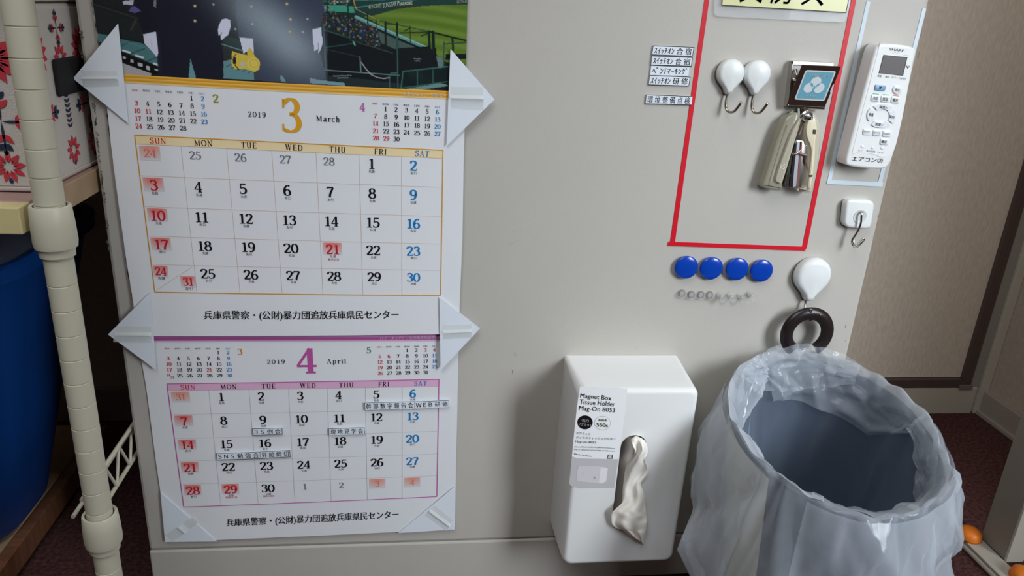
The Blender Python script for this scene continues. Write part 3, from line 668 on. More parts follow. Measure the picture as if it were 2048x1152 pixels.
wlabel([(1302,131),(1379,134),(1377,152),(1300,150)], 'ﾍﾞﾝﾁﾏｰｷﾝｸﾞ', 'white word label with only katakana, third from top beside the red tape', .0016, gl, (.4,0,0,.3))
wlabel([(1299,150.5),(1381,153.5),(1378,172.5),(1296,170)], 'ｽｲｯﾁｵﾝ 研 修', 'white word label at the bottom of the column of four beside the red tape', .0016, gl)
wlabel([(1292,189),(1385,192.5),(1383,210.5),(1290,208)], '環 境 整 備 点 検', 'separate white word label with six kanji, touching the red tape below the column', .0016, gl, (1,0,1,1), mx=.04, mt=.14)
DA = .0062
wlabel([(729,805.5),(829,802.5),(829.5,817.5),(730,820.5)], '幹 部 数 字 報 告 会', 'long white word label with seven kanji under Friday the fifth of April', DA, ga, (.9,.2,.2,.7), mx=.03, mt=.14)
wlabel([(829.5,803),(897.5,800.5),(898,814.5),(830,817.5)], 'ＷＥＢ 研 修', 'white word label starting with WEB, overhanging the right side of the pink table', DA, ga, (.9,.3,.2,.4), mx=.03, mt=.16)
wlabel([(505,857),(564.5,855.5),(565,869),(506,871)], '３Ｓ 例 会', 'white word label starting with 3S under Tuesday the ninth of April', DA, ga, mx=.06, mt=.18)
wlabel([(657.5,857),(729,854.5),(730,868.5),(658,871)], '現 地 見 学 会', 'white word label with five kanji under Thursday the eleventh of April', DA, ga, (1,.6,.2,.5), mx=.05, mt=.15)
wlabel([(433,906.5),(519.5,903.5),(520.5,917.5),(434,920.5)], 'ＳＮＳ 勉 強 会', 'white word label starting with SNS under Monday the fifteenth of April', DA, ga, (1,.2,1,1), mx=.03, mt=.16)
wlabel([(520,903.5),(580,900),(581,914),(521,917.5)], '昇 給 締 切', 'white word label with four kanji under Tuesday the sixteenth of April', DA, ga, (1,1,1,.2), mx=.05, mt=.15)

# ------------------------------------------------------------------ tape frames
def tape(name, T, m, label, group, d=.0006, d0=.0):
    q = [at(a, b, d) for a, b in T]; mb = MB(); slab(mb, q, d0, d); o = mb.build(name, m); return _tag(o, label, 'tape', group)
redt = mat('red_tape', (206, 12, 34), .38); wht = mat('pale_tape', (204, 216, 224), .45)
tape('tape_strip', [(1417.6,-60),(1427,-60),(1349.5,488),(1339.8,488)], redt, 'long red tape strip running down beside the word labels', 'red tape strips on the cabinet')
tape('tape_strip', [(1715,-60),(1724.5,-60),(1613.5,497),(1604,497)], redt, 'red tape strip running down between the clip and the remote control', 'red tape strips on the cabinet')
tape('tape_strip', [(1337,483.5),(1613,493.5),(1610.5,502),(1335,491.5)], redt, 'horizontal red tape strip above the blue magnets', 'red tape strips on the cabinet', .0010, .0006)
tape('tape_strip', [(1733.5,2),(1741,4),(1662.8,362),(1655,361)], wht, 'pale tape strip left of the remote control', 'pale tape strips around the remote control')
tape('tape_strip', [(1845.5,16),(1853,18),(1763.5,366),(1756,365)], wht, 'pale tape strip right of and partly behind the remote control', 'pale tape strips around the remote control')
tape('tape_strip', [(1655.5,359.5),(1766.5,365),(1765,373.5),(1653,368)], wht, 'horizontal pale tape strip below the remote control', 'pale tape strips around the remote control', .0010, .0006)

# ------------------------------------------------------------------ laminated sign
sg = thing('laminated_sign', 'laminated pale yellow sign with large black lettering at the top edge', 'sign', at(1560, -40, .003))
LAM = mat('laminate_film', (238, 240, 242), .06, alpha=.24, coat=1.0, bump=.6, bscale=22)
q = [at(1436,-160,.003), at(1738,-150,.003), at(1691,45,.003), at(1428,33,.003)]
mb = MB(); slab(mb, rrect(q, .006), .0018, .0030); mb.build('film', LAM, sg)
q = [at(1456,-130,.0035), at(1722,-120,.0035), at(1692.5,26,.0035), at(1443,11,.0035)]
mb = MB(); mb.poly([p+Vector((0, .0001, 0)) for p in q]); mb.build('paper', mat('yellow_card', (226, 224, 168), .25, coat=.5), sg)
mb = MB(); cb = lin((24,24,26))
for k in range(4):
    a, b = q[k], q[(k+1) % 4]; t = (b-a).normalized(); nn = Vector((-t.z, 0, t.x))
    if nn.dot((q[0]+q[2])/2-a) < 0: nn = -nn
    mb.poly([a, b, b+nn*.0008, a+nn*.0008], cb)
jtext(mb, '文 房 具', [at(1492,-66,.0036), at(1668,-58,.0036), at(1645,12,.0036), at(1478,5,.0036)], cb, .015, .0001)
mb.build('lettering', INK, sg)

# ------------------------------------------------------------------ magnets with hooks
def teardrop(cx, cz, r, tip, n=48):
    right = [(math.cos(math.radians(a)), math.sin(math.radians(a))) for a in range(90, -49, -9)]
    t = tip/r; right += [(.50, -.90), (.36, -1.05), (.27, -1.20), (.235, -1.34), (.19, t*.965), (.10, -t)] if False else [(.52, -.90), (.38, -1.05), (.285, -1.20), (.235, -1.34), (.185, -t+.05), (.09, -t)]
    P = right+[(-x, z) for x, z in right[::-1] if abs(x) > 1e-6]
    return [Vector((cx+x*r, 0, cz+z*r)) for x, z in P]
def teardrop_magnet(px, py, r, d, label, group, hook=True, mt=WHITEP):
    c = at(px, py, d); c.y = 0; o = thing('magnet_hook', label, 'hook', c, group)
    L = teardrop(c.x, c.z, r, r*1.45); mb = MB()
    sc = lambda k, dd: [Vector((c.x+(p.x-c.x)*k, -dd, c.z+(p.z-c.z)*(k if p.z > c.z-r*.8 else lerp(k, 1, .35)))) for p in L]
    loops = [sc(.97, 0), sc(1, .0008), sc(1, d*.45)]
    for k in range(1, 9):
        a = PI/2*k/8; loops.append(sc(1-.34*(1-math.cos(a)), d*.45+d*.46*math.sin(a)))
    for k in (.5, .3, .12): loops.append([Vector((c.x+(p.x-c.x)*k, -(d*.91+d*.09*(1-(k/.66)**2)), c.z+(p.z-c.z)*k)) for p in L])
    mb.loft(loops, True, True); mb.build('cap', mt, o, smooth='all')
    b = MB(); slab(b, teardrop(c.x-.0006, c.z-.0010, r*1.02, r*1.50), 0, .0014); b.build('base', mat('grey_magnet', (120,118,114), .4, metal=.6), o)
    if hook:
        z0 = c.z-r*1.30; w_ = .0015
        P = catmull([(c.x, -.005, z0), (c.x-.0005, -.0055, z0-.010), (c.x, -.0065, z0-.017), (c.x+.0025, -.0105, z0-.0215), (c.x+.006, -.017, z0-.020), (c.x+.0085, -.0225, z0-.0125), (c.x+.0095, -.024, z0-.009)], 5)
        h = MB(); h.tube(P, w_, 10); h.lathe(P[-1], [(w_*1.1, -.0006), (w_*1.25, 0), (w_*.9, .0007)], P[-1]-P[-2], 10); h.build('hook', WIRE, o, smooth=True, label='bent metal wire hook')
    return o
h1 = teardrop_magnet(1466, 148, .0158, .0125, 'left of the two small white teardrop magnet hooks inside the red tape', 'small white magnet hooks')
h2 = copy_tree(h1, None, at(1519, 150, .0125)-at(1466, 148, .0125)); h2['label'] = 'right of the two small white teardrop magnet hooks, nearer the clip'
bigm = teardrop_magnet(1632, 556, .0235, .016, 'large white teardrop magnet hook holding the brown ring of the bin', 'big', False); del bigm['group']
bm = at(1615, 604, .012)
h = MB(); P = catmull([(bm.x, -.006, bm.z+.004), (bm.x, -.008, bm.z-.006), (bm.x, -.012, bm.z-.0135), (bm.x, -.020, bm.z-.0155), (bm.x, -.0235, bm.z-.009), (bm.x, -.024, bm.z-.005)], 5)
h.tube(P, .0015, 10); h.build('hook', CHROME, bigm, smooth=True)
# square magnet hook
c = at(1719, 427, .011); c.y = 0
sq = thing('magnet_hook', 'white rounded square magnet with a swivelling metal hook below the remote control', 'hook', c)
q = [at(1693,399,.011), at(1751.5,402,.011), at(1743,459.5,.011), at(1688,455,.011)]
mb = MB(); L = rrect(q, .009, 6); slab(mb, L, 0, .011, .0032, 4); mb.build('cap', WHITEP, sq, smooth=True)
mb = MB(); slab(mb, [p+Vector((0,0,-.0006)) for p in inset(L, -.0004)], 0, .0010); mb.build('base', mat('dark_magnet', (70,70,70), .5), sq)
cc = at(1720, 433, .0112)
mb = MB(); mb.lathe(cc, [(.0085, 0), (.0082, .0006), (.0075, .0003), (.002, .0002)], (0,-1,0), 28); mb.build('swivel_plate', mat('grey_white_plastic', (205,207,206), .3), sq, smooth=True)
mb = MB(); mb.tube(catmull([tuple(at(1724,427,.0115)), tuple(at(1725,424,.0135)), tuple(at(1723,430,.016)), tuple(at(1721,448,.0155)), tuple(at(1713,466,.013)), tuple(at(1704,479,.011))], 6), .0013, 10)
a_, b_ = [(1704,479,.011),(1703,485,.011),(1706,493,.013),(1712,495,.017),(1719,490,.021),(1728,480,.025)], [(1707,480,.011),(1707,485,.012),(1709,490,.014),(1713,491,.017),(1719,484,.021),(1725,478,.025)]
mb.tube(catmull([tuple(at(*p)) for p in a_]+[tuple(at(1727,477,.0262))]+[tuple(at(*p)) for p in b_[::-1]], 5), .0010, 8); mb.build('hook', CHROME, sq, smooth=True, label='S shaped metal wire hook')
# blue magnets
bluep = mat('blue_plastic', (8, 62, 168), .22, coat=.3)
def blue(px, py):
    c = at(px, py, .0075); c.y = 0; o = thing('round_magnet', '', 'magnet', c, 'row of blue round magnets')
    mb = MB(); mb.lathe(c, [(.0125,.0), (.0138,.001), (.0146,.0042), (.0148,.0052), (.0145,.0062), (.0132,.0069), (.009,.0077), (.004,.0080), (.001,.0081)], (0,-1,0), 48); mb.build('cap', bluep, o, smooth='all')
    mb = MB(); mb.lathe(c, [(.010,0), (.010,.0008)], (0,-1,0), 24); mb.build('magnet_disc', mat('dark_magnet', (70,70,70), .5), o); return o
b0 = blue(1374, 536); b0['label'] = 'first from the left in the row of four blue round magnets'
for (x, y), s in zip([(1424,538),(1475.5,539.5),(1524.5,543)], ['second from the left in the row of four blue round magnets', 'third from the left in the row of four blue round magnets', 'rightmost and lowest of the four blue round magnets']):
    k = copy_tree(b0, None, at(x, y, .0075)-at(1374, 536, .0075)); k['label'] = s
# clear magnets
clear = mat('clear_acrylic', (205, 203, 200), .05, alpha=.26, spec=1.0, coat=1.0); silv = mat('magnet_core', (178, 176, 172), .5, metal=.3)
def clearm(px, py, kind):
    c = at(px, py, .006); c.y = 0; o = thing('pin_magnet', '', 'magnet', c, 'row of tiny clear magnets')
    if kind == 0: prof = [(.0052,0), (.0056,.0006), (.0056,.0050), (.0050,.0062), (.0030,.0066)]
    else: prof = [(.0052,0), (.0055,.0010), (.0050,.0022), (.0026,.0036), (.0022,.0070), (.0034,.0100), (.0052,.0112), (.0054,.0122), (.0048,.0130), (.002,.0133)]
    mb = MB(); mb.lathe(c, prof, (.12,-1,-.05) if kind else (0,-1,0), 24); mb.build('body', clear, o, smooth=True)
    mb = MB(); mb.lathe(c+Vector((0,-.0002,0)), [(.0030,0), (.0030,.0012)], (0,-1,0), 16); mb.build('magnet_core', silv, o); return o
ord_ = ['first', 'second', 'third', 'fourth']
xs = [(1366,590),(1385,592.5),(1404,593),(1422,593.5)]; c0 = clearm(*xs[0], 0)
for i, p in enumerate(xs):
    o = c0 if i == 0 else copy_tree(c0, None, at(*p, .006)-at(*xs[0], .006)); o['label'] = ['small clear disc magnet at the left end of the row below the blue magnets', 'second small clear disc magnet from the left end of the tiny row', 'third small clear disc magnet from the left end of the tiny row', 'clear disc magnet next to the first clear pin in the tiny row'][i]
xs = [(1441,594),(1461,594.5),(1482,596),(1502,592)]; c1 = clearm(*xs[0], 1)
for i, p in enumerate(xs):
    o = c1 if i == 0 else copy_tree(c1, None, at(*p, .006)-at(*xs[0], .006)); o['label'] = ['clear waisted pin magnet just right of the clear discs', 'clear waisted pin magnet, second of the four pins from the left', 'clear waisted pin magnet, second from the right end of the tiny row', 'clear waisted pin magnet at the right end of the tiny row'][i]

# ------------------------------------------------------------------ magnet clip
cl = thing('magnet_clip', 'metal magnet clip with brown lever and pale blue sticker reading MAGNET clip', 'clip', at(1610, 190, 0))
q = [at(1582,121,.004), at(1662,125,.004), at(1641,216,.004), at(1570,213,.004)]
mb = MB(); slab(mb, q, 0, .004); b = MB(); mb.build('back_plate', CHROME2, cl, bevel=.0006)
mb = MB()
for d_ in (0,):
    a, b_, c_, e_ = at(1582,121,.004), at(1662,125,.004), at(1659,131,.0085), at(1579,127,.0085)
    mb.poly([a, b_, b_+Vector((0,-.006,-.0005)), a+Vector((0,-.006,-.0005))]); mb.poly([a+Vector((0,-.006,-.0005)), b_+Vector((0,-.006,-.0005)), b_+Vector((0,-.006,-.004)), a+Vector((0,-.006,-.004))])
    p0 = at(1581,124,.004); p1 = at(1570,211,.004); mb.poly([p0, p0+Vector((.0,-.006,-.002)), p1+Vector((0,-.008,.001)), p1])
mb.build('folded_lip', CHROME2, cl, solid=.0006)
mb = MB(); mb.tube(catmull([tuple(at(1592,139,.006)), tuple(at(1594,150,.012)), tuple(at(1592,158,.010)), tuple(at(1590,170,.014))], 5), .0011, 8)
cc = at(1590, 163, .010); mb.tube([cc+Vector((-.004,0,0)), cc+Vector((.004,0,0))], .0032, 16); mb.build('spring', CHROME, cl, smooth=True)
P = [at(1604,130,.030), at(1681.5,133,.030), at(1647.6,218,.010), at(1572,214,.010)]
nr = (P[1]-P[0]).cross(P[3]-P[0]).normalized(); nr = nr if nr.y < 0 else -nr
PL = lambda s, t, k=0.0: P[0].lerp(P[1], s).lerp(P[3].lerp(P[2], s), t)+nr*k
def pslab(mb, st, k0, k1): mb.loft([[PL(s, t, k0) for s, t in st], [PL(s, t, k1) for s, t in st]], True, True)
mb = MB(); pslab(mb, [(0,0),(1,0),(1,.40),(.975,.42),(.975,.58),(1,.60),(1,.99),(.96,1),(.6,1),(.45,.97),(.3,.97),(.15,1),(0,1)], -.0006, .0006)
mb.build('lever', mat('brown_enamel', (62, 44, 38), .22, metal=.2), cl)
mb = MB(); mb.loft([[PL(0,.95,.0008), PL(1,.95,.0008)], [PL(0,.99,.0014), PL(1,.99,.0014)], [PL(0,1.02,.0002), PL(1,1.02,.0002)], [PL(0,1.0,-.004), PL(1,1.0,-.004)]], closed=False); mb.build('jaw', CHROME, cl, solid=.0004)
mb = MB(); n = 5
def rr(s0, s1, t0, t1, r, asp):
    o = []
    for cx, cy, a0 in ((s1-r, t0+r*asp, -90), (s1-r, t1-r*asp, 0), (s0+r, t1-r*asp, 90), (s0+r, t0+r*asp, 180)):
        for k in range(5): a = math.radians(a0+k*22.5); o.append((cx+math.cos(a)*r, cy+math.sin(a)*r*asp))
    return o
def pp(st, col, k): mb.poly([PL(s, t, k) for s, t in st], lin(col))
pp(rr(.13,.92,.10,.80,.05,.9), (226,232,234), .0009); pp(rr(.17,.88,.135,.765,.02,.9), (120,184,204), .0011)
for cx, cy in ((.50,.36),(.385,.50),(.645,.50)): pp([(cx+.135*math.cos(2*PI*k/24), cy+.118*math.sin(2*PI*k/24)) for k in range(24)], (232,238,240), .0013)
def lens(cx, cy, a, L, wv): return [(cx+math.cos(a)*L*u-math.sin(a)*wv*(1-u*u), cy+(math.sin(a)*L*u+math.cos(a)*wv*(1-u*u))*.88) for u in np.linspace(-1,1,8)]+[(cx+math.cos(a)*L*u+math.sin(a)*wv*(1-u*u), cy+(math.sin(a)*L*u-math.cos(a)*wv*(1-u*u))*.88) for u in np.linspace(1,-1,8)]
for cx, cy, a in ((.43,.43,.9),(.585,.43,-.9),(.515,.51,1.57)): pp(lens(cx, cy, a, .075, .03), (120,184,204), .0014)
jtext(mb, 'MAGNET', [PL(.27,.185,.0011), PL(.78,.185,.0011), PL(.78,.245,.0011), PL(.27,.245,.0011)], lin((232,238,240)), .01, .0003)
jtext(mb, 'clip', [PL(.40,.655,.0011), PL(.66,.655,.0011), PL(.66,.735,.0011), PL(.40,.735,.0011)], lin((232,238,240)), .01, .0003)
mb.build('sticker', printmat('sticker_ink', .2), cl, label='pale blue sticker with three overlapping discs')

# ------------------------------------------------------------------ stapler hanging from the clip
def zs(X, Y, d): return at(1500+X/5.761, 200+Y/5.761, d)
stp = thing('stapler', 'smoke-clear plastic stapler hanging open from the metal clip', 'stapler', at(1585, 300, .012))
smoke = mat('smoky_clear_plastic', (222, 214, 192), .14, alpha=.6, coat=.8); smoke2 = mat('smoky_clear_plastic_dense', (168, 162, 142), .16, alpha=.74, coat=.8)
def ztri(name, pts, d0, d1, m, bev=.0015, smooth=3, par=None, label=None, closed_smooth=True):
    L = [zs(x, y, d1) for x, y in pts]
    L = [Vector((p.x, 0, p.z)) for p in L]
    L = catmull(L, smooth, True) if smooth else L
    mb = MB(); slab(mb, L, d0, d1, bev, 3); return mb.build(name, m, par or stp, smooth=True, label=label)
lb = ztri('handle_shell', [(410,225),(475,170),(560,150),(590,230),(540,400),(480,640),(420,850),(385,960),(370,1040),(270,1045),(150,1010),(145,960),(190,820),(270,560),(350,340)], .003, .017, smoke2, .004, label='long upper handle half of the shell')
ztri('inner_rib', [(560,240),(590,235),(520,470),(440,740),(370,950),(330,950),(300,900),(400,600),(480,380)], .017, .0205, smoke, .001, par=lb)
ztri('rib_line', [(408,335),(420,340),(270,870),(240,960),(225,955),(340,560)], .0165, .0182, smoke, .0006, par=lb)
rb = ztri('base_shell', [(690,165),(740,160),(790,225),(818,300),(812,480),(795,700),(760,880),(730,1040),(690,1082),(600,1060),(545,1030),(655,1000),(665,800),(672,620),(640,470),(625,300),(640,210)], .003, .016, smoke, .003, label='shorter lower half of the shell')
ztri('inner_rib', [(655,300),(700,210),(745,220),(775,330),(755,470),(745,700),(700,1010),(672,1000),(700,720),(706,560),(655,420)], .016, .019, mat('cream_plastic', (226,214,184), .3), .001, par=rb)
ztri('slot', [(735,340),(765,345),(758,392),(728,385)], .0185, .0200, mat('dark_slot', (66,62,52), .5), 0, 0, par=rb)
ztri('slot', [(683,868),(722,864),(716,886),(690,888)], .0186, .0201, mat('dark_slot', (66,62,52), .5), 0, 0, par=rb)
mg = ztri('magazine', [(535,455),(620,470),(650,560),(630,760),(600,980),(585,1012),(462,1012),(405,985),(440,800),(490,600)], .005, .015, mat('stapler_steel', (165,160,156), .32, metal=1.0), .001, 0, label='polished steel staple magazine')
for a, b, c_, col in ((545,640,30,(225,225,235)), (590,640,14,(170,120,110)), (515,660,18,(60,58,56))):
    ztri('track', [(a,b-160),(a+c_,b-160),(a-40+c_,1000),(a-60,1000)], .015, .0165, mat('steel_%d' % a, col, .3, metal=.8), 0, 0, par=mg)
mb = MB(); cc = zs(452, 868, .0155); mb.lathe(cc, [(.0022,0), (.0022,.0006)], (0,-1,0), 16); cc = zs(432, 980, .0155); mb.lathe(cc, [(.0018,0), (.0018,.0006)], (0,-1,0), 16); mb.build('hole', mat('black_hole', (12,12,12), .6), mg)
mb = MB(); mb.tube([zs(480,630,.018), zs(560,610,.019), zs(655,640,.018)], .0016, 8); mb.tube([zs(655,635,.018), zs(640,700,.017), zs(665,790,.017)], .0011, 8); mb.build('latch', mat('brown_plastic', (120,98,90), .4), stp, smooth=True)
mb = MB(); mb.tube([zs(540,610,.0195), zs(600,570,.019), zs(650,520,.018)], .0003, 6); mb.tube([zs(490,632,.020), zs(530,625,.020), zs(550,610,.020)], .0008, 6); mb.build('spring_wire', CHROME, stp, smooth=True)
mb = MB(); mb.lathe(zs(600,175,.004), [(.0070,0), (.0075,.003), (.0072,.012), (.0055,.0135), (.0050,.0125), (.0030,.0125), (.0026,.0140), (.0008,.0142)], (0,-1,0), 28); mb.build('hinge', CHROME, stp, smooth=True)
mb = MB(); mb.lathe(zs(690,212,.015), [(.0028,0), (.0028,.0030), (.0016,.0040)], (0,-1,0), 20); mb.build('rivet', mat('dark_steel', (90,96,100), .25, metal=1.0), rb, smooth=True)
ztri('thumb_tab', [(430,220),(460,150),(495,122),(500,140),(470,215),(440,235)], .008, .011, mat('grey_tab', (140,136,126), .4), .0008)
mb = MB(); mb.tube([zs(560,100,.012), zs(562,160,.012), zs(575,200,.0135)], .0012, 8); mb.build('hanging_loop', mat('clear_loop', (225,228,230), .1, alpha=.45), stp, smooth=True)
ztri('pivot_arm', [(560,400),(625,240),(640,300),(620,330),(575,410)], .012, .014, mat('pinkish_steel', (176,150,140), .3, metal=.8), .0005, 0)
mb = MB(); q = [zs(350,745,.0207), zs(405,735,.0207), zs(398,795,.0207), zs(345,800,.0207)]; jtext(mb, 'R5', q, lin((228,222,204)), 0, .0002); mb.build('moulded_mark', INK, lb)

# ------------------------------------------------------------------ remote control
def zr(X, Y, d): return at(1640+X/3.032, Y/3.032, d)
RD = .0235
rm = thing('remote_control', 'white air conditioner remote control with grey screen inside the pale tape frame', 'remote control', at(1760, 210, .012))
out = [(345,283),(362,268),(440,266),(520,275),(578,292),(583,305),(560,430),(500,740),(440,960),(405,1012),(380,1026),(260,1020),(170,1005),(156,985),(165,930),(250,600),(330,310)]
L = catmull([Vector((p.x, 0, p.z)) for p in [zr(x, y, RD) for x, y in out]], 3, True)
mb = MB(); L = resample(L, 72); slab(mb, L, .003, RD, .0028, 4, True); mb.build('case', mat('remote_white', (228,228,226), .32), rm, smooth=True)
mb = MB(); slab(mb, inset(L, .004), .0, .003, 0, 1, True); mb.build('back', mat('remote_back', (90,88,86), .5), rm)
fl = catmull([Vector((p.x, 0, p.z)) for p in [zr(x, y, RD) for x, y in [(366,285),(450,281),(560,296),(566,312),(500,700),(430,945),(300,930),(205,925),(200,900),(350,310)]]], 3, True)
mb = MB(); slab(mb, resample(fl, 60), RD-.001, RD+.0004, .0003, 1, True); mb.build('front_plate', mat('remote_plate', (234,234,232), .25), rm, smooth=True)
scq = [zr(384,332,RD+.0004), zr(530,347,RD+.0004), zr(503,460,RD+.0004), zr(355,444,RD+.0004)]
mb = MB(); slab(mb, scq, RD-.0005, RD+.0007); mb.build('screen_bezel', mat('screen_bezel', (52,54,58), .3), rm)
cs = (scq[0]+scq[2])/2; mb = MB(); slab(mb, [cs+(p-cs)*k for p, k in zip(scq, (.96,.9,.92,.97))], RD, RD+.0009); mb.build('screen', mat('lcd_grey', (116,112,112), .12, coat=.5), rm)
wb = mat('button_white', (222,224,226), .35)
def btn(pts, m, name='button', h=.0018, sm=3, label=None):
    L = [Vector((p.x, 0, p.z)) for p in [zr(x, y, RD) for x, y in pts]]
    L = catmull(L, sm, True) if sm else rrect(L, .0015, 4)
    mb = MB(); slab(mb, L, RD, RD+h, .0006, 2); return mb.build(name, m, rm, smooth=True, label=label)
btn([(332,512),(398,518),(388,553),(327,547)], mat('button_blue', (120,158,188), .35), sm=0, label='large blue start button')
c_ = (464, 544); btn([(c_[0]+27*math.cos(2*PI*k/12), c_[1]+28*math.sin(2*PI*k/12)) for k in range(12)], wb, label='round stop button')
for x, y in ((333,594),(393,599),(455,605)): btn([(x-24,y-21),(x+26,y-19),(x+21,y+21),(x-28,y+18)], wb, sm=0)
for x, y in ((284,799),(344,804),(403,811),(388,859)): btn([(x-24,y-19),(x+26,y-17),(x+22,y+19),(x-28,y+17)], wb, sm=0)
def arc(cx, cy, r0, r1, a0, a1, n=7):
    return [(cx+math.cos(math.radians(lerp(a0,a1,k/n)))*r1, cy+math.sin(math.radians(lerp(a0,a1,k/n)))*r1*.85) for k in range(n+1)]+[(cx+math.cos(math.radians(lerp(a1,a0,k/n)))*r0, cy+math.sin(math.radians(lerp(a1,a0,k/n)))*r0*.85) for k in range(n+1)]
for cx, cy, a0, a1 in ((374,702,-128,-42),(362,700,48,132),(368,700,152,218),(370,702,-28,38)):
    L = [Vector((p.x, 0, p.z)) for p in [zr(x, y, RD) for x, y in arc(cx, cy, 50, 86, a0, a1)]]; mb = MB(); slab(mb, L, RD, RD+.0018); mb.build('button', wb, rm)
for x, y in ((257,889),(317,894),(376,898)): btn([(x+11*math.cos(2*PI*k/10), y+10*math.sin(2*PI*k/10)) for k in range(10)], wb, h=.0010)
mb = MB(); ik = lin((60,60,64)); bk = lin((16,16,18)); up = RD+.0020
def rt(s, x0, y0, x1, y1, h, col=ik, bold=0.0, d=None, sl=-.22):
    d = RD+.0005 if d is None else d
    jtext(mb, s, [zr(x0, y0, d), zr(x1, y1, d), zr(x1+sl*h, y1+h, d), zr(x0+sl*h, y0+h, d)], col, bold, .0001)
rt('SHARP', 422,290,513,300,15, lin((50,50,54)), .03); rt('エアコン', 440,315,482,319,9, lin((150,150,154)))
rt('A909JB', 505,333,537,335,7, lin((140,140,144)))
rt('風量', 350,453,374,456,14); rt('風向', 397,458,420,460,14); rt('タイマー', 434,463,470,466,12, lin((110,110,114))); rt('内部清浄', 482,468,522,472,12, lin((110,110,114)))
rt('▼', 359,524,377,526,17, bk, 0, up); rt('停止', 457,533,487,537,19, ik, .012, up)
rt('冷房', 324,583,353,586,22, ik, .012, up); rt('除湿', 384,589,414,592,22, ik, .012, up); rt('暖房', 445,594,475,597,22, ik, .012, up)
rt('温度∧', 362,638,411,644,18, ik, .012, up); rt('風量', 298,684,327,688,20, ik, .012, up); rt('風向', 424,697,453,701,20, ik, .012, up); rt('温度∨', 336,743,385,749,18, ik, .012, up)
rt('切タイマー', 268,789,303,792,15, ik, 0, up); rt('おやすみ', 328,795,367,798,15, ik, 0, up); rt('内部清浄', 388,801,425,804,15, ik, 0, up); rt('確認', 374,849,406,852,18, ik, .01, up)
rt('メニュー', 232,906,262,909,10); rt('表示切換', 282,909,336,914,12); rt('リセット', 350,917,386,921,11)
rt('エアコン②', 198,949,384,962,26, bk, .012, RD+.0006)
for x, y, c_ in ((320,566,(60,170,130)), (381,571,(60,170,130)), (442,577,(226,110,70))):
    mb.poly([zr(x,y,RD+.0006), zr(x+38,y+4,RD+.0006), zr(x+37,y+8,RD+.0006), zr(x-1,y+4,RD+.0006)], lin(c_))
rt('Ψ', 526,397,542,399,18, bk, .05)
mb.build('lettering', INK, rm)

# ------------------------------------------------------------------ tissue box holder
TX0, TX1, TZ1, TZ0, TD = 0.0, .150, 0.0, -.257, .089
tb = thing('tissue_holder', 'tall white plastic tissue box holder with product sticker, fixed upright on the cabinet', 'tissue holder', (.075, 0, TZ0))
TW = mat('tissue_white_plastic', (232, 232, 230), .36)
N_ = 96; scx, scz = .0765, -.129
def ang_loop(fn): return [fn(2*PI*k/N_) for k in range(N_)]
def rr_pt(a, x0, x1, z0, z1, r):
    """point of a rounded rectangle seen from the slot centre at angle a"""
    d = Vector((math.cos(a), 0, math.sin(a))); best = None
    lo, hi = 0, .4
    def inside(p):
        dx = max(x0+r-p.x, 0, p.x-(x1-r)); dz = max(z0+r-p.z, 0, p.z-(z1-r)); return (dx*dx+dz*dz) <= r*r
    for _ in range(40):
        m = (lo+hi)/2
        if inside(Vector((scx, 0, scz))+d*m): lo = m
        else: hi = m
    return Vector((scx, 0, scz))+d*lo
angs = []
cors = [(TX0, TZ0), (TX1, TZ0), (TX1, TZ1), (TX0, TZ1)]
angs = [2*PI*k/N_ for k in range(N_)]
for (cx_, cz_) in cors:
    a0 = math.atan2(cz_-scz, cx_-scx) % (2*PI)
    for dlt in (-.07,-.055,-.04,-.03,-.02,-.01,0,.01,.02,.03,.04,.055,.07): angs.append((a0+dlt) % (2*PI))
for k in range(40): angs.append(PI/2+(-.6+1.2*k/39)); angs.append(3*PI/2+(-.6+1.2*k/39))
angs = sorted(set(round(a, 5) for a in angs))
def BL_(ins, r, d, top=0.0): return [Vector((p.x, -d, p.z)) for p in [rr_pt(a, TX0+ins, TX1-ins, TZ0+ins, TZ1-ins, r) for a in angs]]
loops = [BL_(0, .004, 0.0)]
for k in range(1, 5): loops.append(BL_(.0012*k/4, .004+.007*k/4, (TD-.007)*k/4))
for k in range(1, 7):
    a = PI/2*k/6; loops.append(BL_(.0012+.007*(1-math.cos(a)), .011-.003*(1-math.cos(a)), TD-.007+.007*math.sin(a)))
sl0, sl1 = at(1258, 872, TD), at(1258, 1030, TD)
sx0, sx1 = at(1241, 900, TD).x, at(1291, 900, TD).x
scx2 = (sx0+sx1)/2; sr = (sx1-sx0)/2; sz1 = at(1266, 871, TD).z-sr; sz0 = at(1245, 1050, TD).z+sr
def slot_pt(a, r):
    d = Vector((math.cos(a), 0, math.sin(a))); lo, hi = 0, .3
    for _ in range(40):
        m = (lo+hi)/2; p = Vector((scx, 0, scz))+d*m; zz = min(max(p.z, sz0), sz1)
        if (p.x-scx2)**2+(p.z-zz)**2 <= r*r: lo = m
        else: hi = m
    return Vector((scx, 0, scz))+d*lo
scx, scz = scx2, (sz0+sz1)/2
loops = [BL_(0, .004, 0.0)]+[BL_(.0012*k/4, .004+.007*k/4, (TD-.007)*k/4) for k in range(1, 5)]
for k in range(1, 7):
    a = PI/2*k/6; loops.append(BL_(.0012+.007*(1-math.cos(a)), .011-.003*(1-math.cos(a)), TD-.007+.007*math.sin(a)))
def SLp(r, d): return [Vector((p.x, -d, p.z)) for p in [slot_pt(a, r) for a in angs]]
loops += [SLp(sr+.0006, TD), SLp(sr, TD-.0006), SLp(sr-.0005, TD-.0035), SLp(sr+.004, TD-.0036)]
mb = MB(); mb.loft(loops, False, False); mb.build('shell', TW, tb, smooth=True)
